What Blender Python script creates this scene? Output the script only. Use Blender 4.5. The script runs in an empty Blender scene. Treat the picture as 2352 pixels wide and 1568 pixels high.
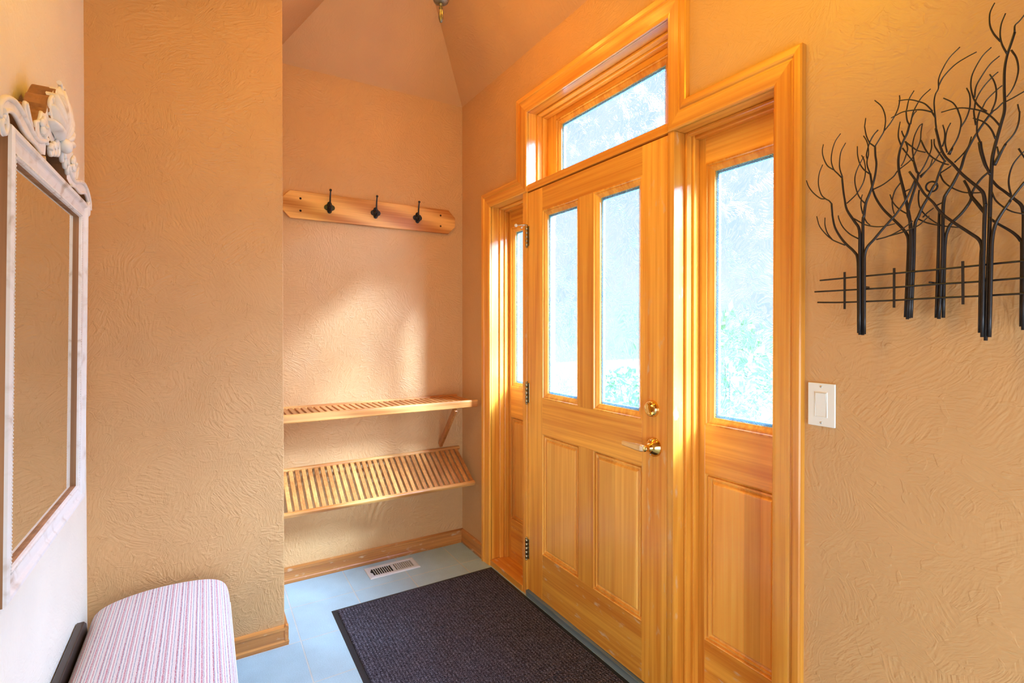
import bpy, bmesh, math, random
from mathutils import Vector, Matrix
random.seed(7)
C = bpy.context.scene.collection
SC = bpy.context.scene
PI = math.pi

# ------------------------------------------------------------------ materials
def new_mat(name):
    m = bpy.data.materials.new(name); m.use_nodes = True
    nt = m.node_tree; b = nt.nodes['Principled BSDF']
    return m, nt, b

def N(nt, t, **kw):
    n = nt.nodes.new(t)
    for k, v in kw.items():
        if k.startswith('i_'): n.inputs[k[2:].replace('_', ' ')].default_value = v
        else: setattr(n, k, v)
    return n

def ramp(nt, src, stops, interp='LINEAR'):
    r = nt.nodes.new('ShaderNodeValToRGB'); r.color_ramp.interpolation = interp
    e = r.color_ramp.elements
    while len(e) < len(stops): e.new(0.5)
    for i, (p, c) in enumerate(stops):
        e[i].position = p
        e[i].color = (c[0], c[1], c[2], 1) if not isinstance(c, (int, float)) else (c, c, c, 1)
    nt.links.new(src, r.inputs[0]); return r.outputs[0]

def mix(nt, fac, a, b, mode='MIX'):
    m = nt.nodes.new('ShaderNodeMix'); m.data_type = 'RGBA'; m.blend_type = mode
    for sock, v in ((m.inputs[0], fac), (m.inputs[6], a), (m.inputs[7], b)):
        if hasattr(v, 'node'): nt.links.new(v, sock)
        elif isinstance(v, (int, float)) and sock != m.inputs[0]: sock.default_value = (v, v, v, 1)
        elif isinstance(v, (int, float)): sock.default_value = v
        else: sock.default_value = (*v[:3], 1)
    return m.outputs[2]

def math_(nt, op, a, b=0.0):
    m = nt.nodes.new('ShaderNodeMath'); m.operation = op
    for sock, v in ((m.inputs[0], a), (m.inputs[1], b)):
        if hasattr(v, 'node'): nt.links.new(v, sock)
        else: sock.default_value = v
    return m.outputs[0]

def bump(nt, b, height, dist, strength=1.0):
    n = nt.nodes.new('ShaderNodeBump'); n.inputs['Distance'].default_value = dist
    n.inputs['Strength'].default_value = strength
    nt.links.new(height, n.inputs['Height']); nt.links.new(n.outputs[0], b.inputs['Normal']); return n

def srgb(r, g, b):
    f = lambda v: v/12.92 if v <= .04045 else ((v+.055)/1.055)**2.4
    return (f(r/255), f(g/255), f(b/255))

def plaster(name, axis, col, dist=.0017):
    """hand-trowelled plaster: patches of brush strokes, each patch at its own angle"""
    m, nt, b = new_mat(name)
    pos3 = N(nt, 'ShaderNodeNewGeometry').outputs['Position']
    sp3 = N(nt, 'ShaderNodeSeparateXYZ'); nt.links.new(pos3, sp3.inputs[0])
    cb2 = N(nt, 'ShaderNodeCombineXYZ')                       # flatten onto the plane of the wall
    iu, iv = {'X': (1, 2), 'Y': (0, 2), 'Z': (0, 1)}[axis]
    nt.links.new(sp3.outputs[iu], cb2.inputs[0]); nt.links.new(sp3.outputs[iv], cb2.inputs[1])
    pos = cb2.outputs[0]
    warp = N(nt, 'ShaderNodeTexNoise', noise_dimensions='2D', i_Scale=3.2, i_Detail=2.0)
    nt.links.new(pos, warp.inputs['Vector'])
    add = N(nt, 'ShaderNodeVectorMath', operation='MULTIPLY_ADD')
    nt.links.new(warp.outputs['Color'], add.inputs[0]); add.inputs[1].default_value = (.13, .13, 0)
    nt.links.new(pos, add.inputs[2])
    msk = N(nt, 'ShaderNodeTexNoise', noise_dimensions='2D', i_Scale=6.5, i_Detail=1.0)
    nt.links.new(pos, msk.inputs['Vector'])
    heights = []
    for k, (vs, rs, cs, w) in enumerate(((6.0, 120.0, 26.0, 1.0), (12.0, 200.0, 50.0, .6))):
        vo = N(nt, 'ShaderNodeTexVoronoi', voronoi_dimensions='2D', i_Scale=vs, feature='F1')
        nt.links.new(add.outputs[0], vo.inputs['Vector'])
        sx = N(nt, 'ShaderNodeSeparateColor'); nt.links.new(vo.outputs['Color'], sx.inputs[0])
        rot = N(nt, 'ShaderNodeVectorRotate', rotation_type='Z_AXIS')
        nt.links.new(add.outputs[0], rot.inputs['Vector']); nt.links.new(math_(nt, 'MULTIPLY', sx.outputs[0], 5.0), rot.inputs['Angle'])
        mp = N(nt, 'ShaderNodeMapping'); mp.inputs['Scale'].default_value = (rs, cs, 1)
        nt.links.new(rot.outputs[0], mp.inputs['Vector'])
        no = N(nt, 'ShaderNodeTexNoise', noise_dimensions='2D', i_Scale=1.0, i_Detail=1.0, i_Roughness=.5)
        nt.links.new(mp.outputs[0], no.inputs['Vector'])
        m_ = ramp(nt, msk.outputs['Fac'], [(.38, .30 if k == 0 else 1.0), (.62, 1.0 if k == 0 else .35)])
        heights.append(math_(nt, 'MULTIPLY', no.outputs['Fac'], math_(nt, 'MULTIPLY', m_, w)))
        heights.append(math_(nt, 'MULTIPLY', sx.outputs[1], .07*w))
    blob = N(nt, 'ShaderNodeTexNoise', noise_dimensions='2D', i_Scale=26.0, i_Detail=2.0, i_Distortion=1.0)
    nt.links.new(pos, blob.inputs['Vector'])
    heights.append(math_(nt, 'MULTIPLY', ramp(nt, blob.outputs['Fac'], [(.58, 0.0), (.68, 1.0)]), .30))
    h = heights[0]
    for x in heights[1:]: h = math_(nt, 'ADD', h, x)
    bump(nt, b, h, dist)
    c = mix(nt, msk.outputs['Fac'], tuple(v*.96 for v in col), tuple(min(1, v*1.04) for v in col))
    nt.links.new(c, b.inputs['Base Color'])
    b.inputs['Roughness'].default_value = .46; b.inputs['Specular IOR Level'].default_value = .42
    return m

def wood(name, axis, dark, light, fine=70.0, rough=.30, coat=.35, rings=0.0, strips=None, wear=0.0, tone=.14):
    m, nt, b = new_mat(name)
    tc = N(nt, 'ShaderNodeTexCoord'); oi = N(nt, 'ShaderNodeObjectInfo')
    off = N(nt, 'ShaderNodeVectorMath', operation='MULTIPLY_ADD')
    cb = N(nt, 'ShaderNodeCombineXYZ')
    for i, k in enumerate((17.3, 9.1, 23.7)): nt.links.new(math_(nt, 'MULTIPLY', oi.outputs['Random'], k), cb.inputs[i])
    off.inputs[1].default_value = (1, 1, 1)
    nt.links.new(tc.outputs['Object'], off.inputs[0]); nt.links.new(cb.outputs[0], off.inputs[2])
    def mapped(along, across):
        mp = N(nt, 'ShaderNodeMapping')
        s = [across]*3; s['XYZ'.index(axis)] = along; mp.inputs['Scale'].default_value = s
        nt.links.new(off.outputs[0], mp.inputs['Vector']); return mp.outputs[0]
    n1 = N(nt, 'ShaderNodeTexNoise', i_Scale=1.0, i_Detail=3.0, i_Roughness=.6, i_Distortion=.35)
    nt.links.new(mapped(1.3, fine), n1.inputs['Vector'])
    n2 = N(nt, 'ShaderNodeTexNoise', i_Scale=1.0, i_Detail=2.0, i_Distortion=.6)
    nt.links.new(mapped(.9, 13.0), n2.inputs['Vector'])
    f = math_(nt, 'ADD', math_(nt, 'MULTIPLY', n1.outputs['Fac'], .5), math_(nt, 'MULTIPLY', n2.outputs['Fac'], .5))
    if rings:
        wv = N(nt, 'ShaderNodeTexWave', wave_type='BANDS', bands_direction='DIAGONAL', i_Scale=1.0)
        wv.inputs['Distortion'].default_value = 6.0; wv.inputs['Detail'].default_value = 2.5; wv.inputs['Detail Scale'].default_value = .45
        nt.links.new(mapped(1.1, rings), wv.inputs['Vector'])
        f = math_(nt, 'ADD', math_(nt, 'MULTIPLY', f, .74), math_(nt, 'MULTIPLY', wv.outputs['Fac'], .26))
    col = ramp(nt, f, [(.35, dark), (.50, tuple((a+c)/2 for a, c in zip(dark, light))), (.63, light)])
    if strips:
        sep = N(nt, 'ShaderNodeSeparateXYZ'); nt.links.new(off.outputs[0], sep.inputs[0])
        fl = math_(nt, 'FLOOR', math_(nt, 'DIVIDE', sep.outputs[0], strips))
        wn = N(nt, 'ShaderNodeTexWhiteNoise', noise_dimensions='1D'); nt.links.new(fl, wn.inputs['W'])
        col = mix(nt, 1.0, col, ramp(nt, wn.outputs['Value'], [(0, (.84, .80, .74)), (.5, (.97, .97, .96)), (1, (1.06, 1.06, 1.05))]), 'MULTIPLY')
    t = ramp(nt, oi.outputs['Random'], [(0, (1-tone, 1-tone*1.25, 1-tone*1.4)), (1, (1+tone*.6,)*3)])
    col = mix(nt, 1.0, col, t, 'MULTIPLY')
    if wear:
        wr = N(nt, 'ShaderNodeTexNoise', i_Scale=38.0, i_Detail=5.0); nt.links.new(mapped(14, 40), wr.inputs['Vector'])
        wr.inputs['Scale'].default_value = 1.0
        col = mix(nt, math_(nt, 'MULTIPLY', ramp(nt, wr.outputs['Fac'], [(.62, 0.0), (.72, 1.0)]), wear), col, (.78, .62, .42))
    nt.links.new(col, b.inputs['Base Color'])
    bump(nt, b, n1.outputs['Fac'], .0004, .6)
    b.inputs['Roughness'].default_value = rough; b.inputs['Coat Weight'].default_value = coat
    b.inputs['Coat Roughness'].default_value = .16
    return m

def plain(name, col, rough=.5, metal=0.0, spec=.5, noise=0.0, nscale=40.0, bmp=0.0):
    m, nt, b = new_mat(name)
    b.inputs['Base Color'].default_value = (*col, 1); b.inputs['Roughness'].default_value = rough
    b.inputs['Metallic'].default_value = metal; b.inputs['Specular IOR Level'].default_value = spec
    if noise or bmp:
        tc = N(nt, 'ShaderNodeTexCoord'); no = N(nt, 'ShaderNodeTexNoise', i_Scale=nscale, i_Detail=4.0)
        nt.links.new(tc.outputs['Object'], no.inputs['Vector'])
        if noise:
            c = mix(nt, no.outputs['Fac'], tuple(v*(1-noise) for v in col), tuple(min(1, v*(1+noise)) for v in col))
            nt.links.new(c, b.inputs['Base Color'])
        if bmp: bump(nt, b, no.outputs['Fac'], bmp)
    return m

WALLC = srgb(206, 157, 102)
M = {}
M['wall_X'] = plaster('plaster_facing_x', 'X', WALLC, .0032)
M['wall_Y'] = plaster('plaster_facing_y', 'Y', WALLC)
M['wall_Z'] = plaster('plaster_overhead', 'Z', WALLC,   .0012)
M['wall_pale'] = plaster('pale_plaster', 'Y', srgb(241, 231, 210), .0012)  # left wall, base colour set paler than the other walls
FD, FL = srgb(214, 126, 32), srgb(252, 182, 70)
for a in 'XYZ':
    M['fir'+a] = wood('fir_grain_'+a.lower(), a, FD, FL)
M['fir_panel'] = wood('fir_glued_panel', 'Z', srgb(228, 146, 48), srgb(252, 188, 84), strips=.058, rough=.34)
M['fir_wornX'] = wood('fir_worn_x', 'X', FD, FL, wear=.6, rough=.4)
M['fir_wornY'] = wood('fir_worn_y', 'Y', FD, FL, wear=.6, rough=.4)
M['fir_wornZ'] = wood('fir_worn_z', 'Z', FD, FL, wear=.35)
M['baseX'] = wood('aged_baseboard_x', 'X', srgb(158, 92, 36), srgb(208, 138, 66), wear=.5, rough=.42, coat=.2)
M['baseY'] = wood('aged_baseboard_y', 'Y', srgb(158, 92, 36), srgb(208, 138, 66), wear=.5, rough=.42, coat=.2)
M['oakY'] = wood('oak_grain_y', 'Y', srgb(176, 104, 40), srgb(234, 174, 96), fine=120, rings=5.0, rough=.42, coat=.12, tone=.06)
M['oakX'] = wood('oak_grain_x', 'X', srgb(170, 104, 48), srgb(220, 154, 84), fine=120, rough=.4, coat=.2, tone=.2)
M['oakD'] = wood('oak_grain_diag', 'Z', srgb(150, 84, 32), srgb(196, 124, 56), fine=110, rough=.4, coat=.2)
M['black_iron'] = plain('black_enamelled_iron', srgb(24, 20, 20), .32, 0, .5)
M['art_iron'] = plain('dark_bronze_painted_rod', srgb(34, 27, 25), .38, 0, .5, noise=.5, nscale=90)
M['weathered'] = wood('weathered_grey_threshold', 'X', srgb(70, 84, 86), srgb(128, 140, 138), fine=60, rough=.6, coat=0, tone=.02)
M['brass'] = plain('polished_brass', (.86, .58, .20), .10, 1.0)
M['brass_satin'] = plain('satin_brass', (.90, .72, .42), .28, 1.0)
M['hinge'] = plain('antique_brass_hinge', (.42, .34, .20), .32, 1.0, noise=.3)
M['screw'] = plain('dark_screw_head', srgb(36, 22, 16), .4, .6)
M['steel'] = plain('steel_screw', (.62, .62, .60), .3, 1.0)
M['white_plastic'] = plain('ivory_plastic', srgb(238, 234, 222), .32)
M['white_rubber'] = plain('white_rubber', srgb(232, 228, 220), .5)
M['vent_white'] = plain('white_enamel_steel', srgb(214, 214, 212), .35)
M['vent_dark'] = plain('flat_black_vent', srgb(12, 12, 12), .8)
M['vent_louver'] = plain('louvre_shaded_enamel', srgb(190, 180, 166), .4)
M['dark_wood'] = wood('dark_stained_bench_wood', 'X', srgb(26, 14, 10), srgb(52, 30, 20), rough=.4, coat=.2)
M['patina'] = plain('verdigris_bronze', srgb(128, 122, 100), .38, .75, noise=.55, nscale=70, bmp=.0008)
M['spacer'] = None

# tiles: 12 in grid with pale grout, aligned to the measured joints
def tile_mat():
    m, nt, b = new_mat('blue_grey_ceramic_tile')
    pos = N(nt, 'ShaderNodeNewGeometry').outputs['Position']
    mp = N(nt, 'ShaderNodeMapping'); mp.inputs['Location'].default_value = (.3048*3-.2785, .3048*12+.1465, 0)
    nt.links.new(pos, mp.inputs['Vector'])
    br = N(nt, 'ShaderNodeTexBrick', offset=0.0, squash=1.0)
    br.inputs['Scale'].default_value = 1.0; br.inputs['Brick Width'].default_value = .3048; br.inputs['Row Height'].default_value = .3048
    br.inputs['Mortar Size'].default_value = .0032; br.inputs['Mortar Smooth'].default_value = .2; br.inputs['Bias'].default_value = 0
    br.inputs['Color1'].default_value = (*srgb(170, 200, 208), 1); br.inputs['Color2'].default_value = (*srgb(176, 205, 212), 1)
    br.inputs['Mortar'].default_value = (*srgb(204, 208, 200), 1)
    nt.links.new(mp.outputs[0], br.inputs['Vector'])
    sp = N(nt, 'ShaderNodeTexNoise', i_Scale=330.0, i_Detail=2.0); nt.links.new(pos, sp.inputs['Vector'])
    cl = N(nt, 'ShaderNodeTexNoise', i_Scale=9.0, i_Detail=3.0); nt.links.new(pos, cl.inputs['Vector'])
    c = mix(nt, 1.0, br.outputs['Color'], ramp(nt, sp.outputs['Fac'], [(.3, .84), (.7, 1.12)]), 'MULTIPLY')
    c = mix(nt, 1.0, c, ramp(nt, cl.outputs['Fac'], [(.3, .93), (.7, 1.05)]), 'MULTIPLY')
    nt.links.new(c, b.inputs['Base Color'])
    h = math_(nt, 'ADD', math_(nt, 'MULTIPLY', br.outputs['Fac'], -1.0), math_(nt, 'MULTIPLY', cl.outputs['Fac'], .25))
    bump(nt, b, h, .0018)
    b.inputs['Roughness'].default_value = .34
    return m
M['tile'] = tile_mat()

def mat_carpet():
    m, nt, b = new_mat('charcoal_ribbed_carpet')
    pos = N(nt, 'ShaderNodeNewGeometry').outputs['Position']
    sep = N(nt, 'ShaderNodeSeparateXYZ'); nt.links.new(pos, sep.inputs[0])
    sx = math_(nt, 'SINE', math_(nt, 'MULTIPLY', sep.outputs[0], 2*PI/.0085))
    sy = math_(nt, 'SINE', math_(nt, 'MULTIPLY', sep.outputs[1], 2*PI/.0140))
    h = math_(nt, 'ADD', math_(nt, 'MULTIPLY', sx, .50), math_(nt, 'MULTIPLY', sy, .50))
    fz = N(nt, 'ShaderNodeTexNoise', i_Scale=520.0, i_Detail=2.0); nt.links.new(pos, fz.inputs['Vector'])
    he = N(nt, 'ShaderNodeTexNoise', i_Scale=300.0, i_Detail=2.0); nt.links.new(pos, he.inputs['Vector'])
    h2 = math_(nt, 'ADD', h, math_(nt, 'MULTIPLY', fz.outputs['Fac'], 1.3))
    bump(nt, b, h2, .0035)
    base = ramp(nt, he.outputs['Fac'], [(.34, srgb(42, 38, 44)), (.5, srgb(80, 74, 82)), (.66, srgb(144, 136, 144))])
    c = mix(nt, 1.0, base, ramp(nt, math_(nt, 'MULTIPLY_ADD' if False else 'ADD', math_(nt, 'MULTIPLY', h, .5), .5), [(.1, .40), (.75, 1.12)]), 'MULTIPLY')
    nt.links.new(c, b.inputs['Base Color']); b.inputs['Roughness'].default_value = .95; b.inputs['Specular IOR Level'].default_value = .1
    return m
M['carpet'] = mat_carpet()
M['rubber'] = plain('black_rubber_border', srgb(30, 34, 38), .55)

def stripes():
    m, nt, b = new_mat('striped_upholstery')
    tc = N(nt, 'ShaderNodeTexCoord')
    sep = N(nt, 'ShaderNodeSeparateXYZ'); nt.links.new(tc.outputs['UV'], sep.inputs[0])
    wob = N(nt, 'ShaderNodeTexNoise', i_Scale=60.0, i_Detail=2.0); nt.links.new(tc.outputs['Object'], wob.inputs['Vector'])
    v = math_(nt, 'ADD', sep.outputs[1], math_(nt, 'MULTIPLY', math_(nt, 'SUBTRACT', wob.outputs['Fac'], .5), .0022))
    # repeat of 46 mm: white, pink, grey, white, rose, pale blue-grey ...
    fr = math_(nt, 'FRACT', math_(nt, 'DIVIDE', v, .0465))
    W, P, G, R_, T = srgb(236, 232, 226), srgb(200, 128, 138), srgb(150, 152, 164), srgb(176, 92, 106), srgb(212, 186, 186)
    seq = [(0, W), (.09, P), (.15, T), (.19, W), (.25, G), (.32, W), (.36, T), (.40, W), (.45, R_), (.53, G), (.58, W), (.66, T), (.70, G), (.76, W), (.81, P), (.87, R_), (.91, T), (.95, G)]
    col = ramp(nt, fr, seq, 'CONSTANT')
    we = N(nt, 'ShaderNodeTexNoise', i_Scale=1.0, i_Detail=2.0)
    mp = N(nt, 'ShaderNodeMapping'); mp.inputs['Scale'].default_value = (190, 700, 190)
    nt.links.new(tc.outputs['Object'], mp.inputs['Vector']); nt.links.new(mp.outputs[0], we.inputs['Vector'])
    col = mix(nt, ramp(nt, we.outputs['Fac'], [(.40, .0), (.70, .75)]), col, srgb(228, 222, 218))
    nt.links.new(col, b.inputs['Base Color']); b.inputs['Roughness'].default_value = .85; b.inputs['Specular IOR Level'].default_value = .2
    b.inputs['Sheen Weight'].default_value = .15
    bump(nt, b, we.outputs['Fac'], .0008)
    return m
M['stripes'] = stripes()

def whitewash(name, c1, c2, rough=.5):
    m, nt, b = new_mat(name)
    tc = N(nt, 'ShaderNodeTexCoord')
    no = N(nt, 'ShaderNodeTexNoise', i_Scale=14.0, i_Detail=6.0, i_Distortion=1.5); nt.links.new(tc.outputs['Object'], no.inputs['Vector'])
    nt.links.new(ramp(nt, no.outputs['Fac'], [(.26, c2), (.38, tuple((a*.25+c*.75) for a, c in zip(c2, c1))), (.47, c1)]), b.inputs['Base Color'])
    bump(nt, b, no.outputs['Fac'], .0012)
    b.inputs['Roughness'].default_value = rough
    return m
M['washed'] = whitewash('whitewashed_carved_wood', srgb(236, 232, 224), srgb(196, 178, 156))
M['frame_brown'] = wood('bare_brown_frame_side', 'Z', srgb(122, 82, 48), srgb(178, 128, 82), fine=40, rough=.6, coat=0)
M['mirror'] = plain('silvered_mirror_glass', (.80, .80, .77), .015, 1.0)

def glass_mat():
    """glue-chip obscure glass: clear flakes between frosted ferns"""
    m = bpy.data.materials.new('chipped_obscure_glass'); m.use_nodes = True
    nt = m.node_tree; nt.nodes.clear()
    out = nt.nodes.new('ShaderNodeOutputMaterial')
    pos3 = N(nt, 'ShaderNodeNewGeometry').outputs['Position']
    sp3 = N(nt, 'ShaderNodeSeparateXYZ'); nt.links.new(pos3, sp3.inputs[0])
    cb2 = N(nt, 'ShaderNodeCombineXYZ'); nt.links.new(sp3.outputs[0], cb2.inputs[0]); nt.links.new(sp3.outputs[2], cb2.inputs[1])
    pos = cb2.outputs[0]
    wp = N(nt, 'ShaderNodeTexNoise', noise_dimensions='2D', i_Scale=9.0, i_Detail=1.0); nt.links.new(pos, wp.inputs['Vector'])
    add = N(nt, 'ShaderNodeVectorMath', operation='MULTIPLY_ADD'); nt.links.new(wp.outputs['Color'], add.inputs[0])
    add.inputs[1].default_value = (.10, .10, 0); nt.links.new(pos, add.inputs[2])
    vo = N(nt, 'ShaderNodeTexVoronoi', voronoi_dimensions='2D', i_Scale=26.0); nt.links.new(add.outputs[0], vo.inputs['Vector'])
    sc_ = N(nt, 'ShaderNodeSeparateColor'); nt.links.new(vo.outputs['Color'], sc_.inputs[0])
    rot = N(nt, 'ShaderNodeVectorRotate', rotation_type='Z_AXIS')
    nt.links.new(add.outputs[0], rot.inputs['Vector']); nt.links.new(math_(nt, 'MULTIPLY', sc_.outputs[0], 6.28), rot.inputs['Angle'])
    mp = N(nt, 'ShaderNodeMapping'); mp.inputs['Scale'].default_value = (190, 52, 1); nt.links.new(rot.outputs[0], mp.inputs['Vector'])
    fl = N(nt, 'ShaderNodeTexNoise', noise_dimensions='2D', i_Scale=1.0, i_Detail=1.5, i_Distortion=.6); nt.links.new(mp.outputs[0], fl.inputs['Vector'])
    zone = N(nt, 'ShaderNodeTexNoise', noise_dimensions='2D', i_Scale=3.1, i_Detail=1.0); nt.links.new(pos, zone.inputs['Vector'])
    bp = N(nt, 'ShaderNodeBump', i_Distance=.006); nt.links.new(fl.outputs['Fac'], bp.inputs['Height'])
    tr = N(nt, 'ShaderNodeBsdfTransparent'); tr.inputs[0].default_value = (.95, .98, 1.0, 1)
    rf = N(nt, 'ShaderNodeBsdfRefraction', i_IOR=1.35, i_Roughness=.28); rf.inputs['Color'].default_value = (.64, .82, .92, 1)
    nt.links.new(bp.outputs[0], rf.inputs['Normal'])
    flake = ramp(nt, fl.outputs['Fac'], [(.40, 0.0), (.56, 1.0)])
    fac = math_(nt, 'ADD', math_(nt, 'MULTIPLY', flake, ramp(nt, zone.outputs['Fac'], [(.38, .20), (.60, .62)])), .33)
    mx = nt.nodes.new('ShaderNodeMixShader'); nt.links.new(fac, mx.inputs[0])
    nt.links.new(tr.outputs[0], mx.inputs[1]); nt.links.new(rf.outputs[0], mx.inputs[2])
    gl = N(nt, 'ShaderNodeBsdfGlossy', i_Roughness=.12); nt.links.new(bp.outputs[0], gl.inputs['Normal'])
    fr = N(nt, 'ShaderNodeFresnel', i_IOR=1.4)
    m2 = nt.nodes.new('ShaderNodeMixShader'); nt.links.new(math_(nt, 'MULTIPLY', fr.outputs[0], .6), m2.inputs[0])
    nt.links.new(mx.outputs[0], m2.inputs[1]); nt.links.new(gl.outputs[0], m2.inputs[2])
    nt.links.new(m2.outputs[0], out.inputs[0])
    return m
M['glass'] = glass_mat()
def clear_mat():
    m = bpy.data.materials.new('clear_glass_face'); m.use_nodes = True
    nt = m.node_tree; nt.nodes.clear(); out = nt.nodes.new('ShaderNodeOutputMaterial')
    tr = N(nt, 'ShaderNodeBsdfTransparent'); tr.inputs[0].default_value = (.97, .985, 1, 1)
    gl = N(nt, 'ShaderNodeBsdfGlossy', i_Roughness=.05); mx = nt.nodes.new('ShaderNodeMixShader'); mx.inputs[0].default_value = .03
    nt.links.new(tr.outputs[0], mx.inputs[1]); nt.links.new(gl.outputs[0], mx.inputs[2]); nt.links.new(mx.outputs[0], out.inputs[0])
    return m
M['glass_clear'] = clear_mat()

def spacer_mat():
    m, nt, b = new_mat('perforated_aluminium_spacer')
    pos = N(nt, 'ShaderNodeNewGeometry').outputs['Position']
    sep = N(nt, 'ShaderNodeSeparateXYZ'); nt.links.new(pos, sep.inputs[0])
    s = math_(nt, 'SINE', math_(nt, 'MULTIPLY', math_(nt, 'ADD', sep.outputs[2], sep.outputs[0]), 2*PI/.009))
    nt.links.new(ramp(nt, s, [(.35, srgb(120, 170, 200)), (.65, srgb(196, 226, 240))]), b.inputs['Base Color'])
    b.inputs['Roughness'].default_value = .4; b.inputs['Metallic'].default_value = .3
    return m
M['spacer'] = spacer_mat()
M['lamp_glass'] = None
def lampglass():
    m, nt, b = new_mat('lit_frosted_lamp_glass')
    tc = N(nt, 'ShaderNodeTexCoord'); no = N(nt, 'ShaderNodeTexNoise', i_Scale=30.0); nt.links.new(tc.outputs['Object'], no.inputs['Vector'])
    nt.links.new(ramp(nt, no.outputs['Fac'], [(.3, (1, .86, .66)), (.7, (1, .92, .78))]), b.inputs['Base Color'])
    b.inputs['Emission Color'].default_value = (1, .72, .38, 1); b.inputs['Emission Strength'].default_value = 3.0
    return m
M['lamp_glass'] = lampglass()
M['leaf'] = plain('shrub_leaf', srgb(112, 158, 100), .55, noise=.25, nscale=9)
M['bark'] = plain('shrub_stem', srgb(110, 92, 72), .8, noise=.3)
M['ground'] = plain('grey_concrete_walk', srgb(84, 88, 90), .8, noise=.12, nscale=3)
M['ext_paint'] = plain('white_soffit_paint', srgb(226, 230, 232), .6, noise=.1, nscale=5)

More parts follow.
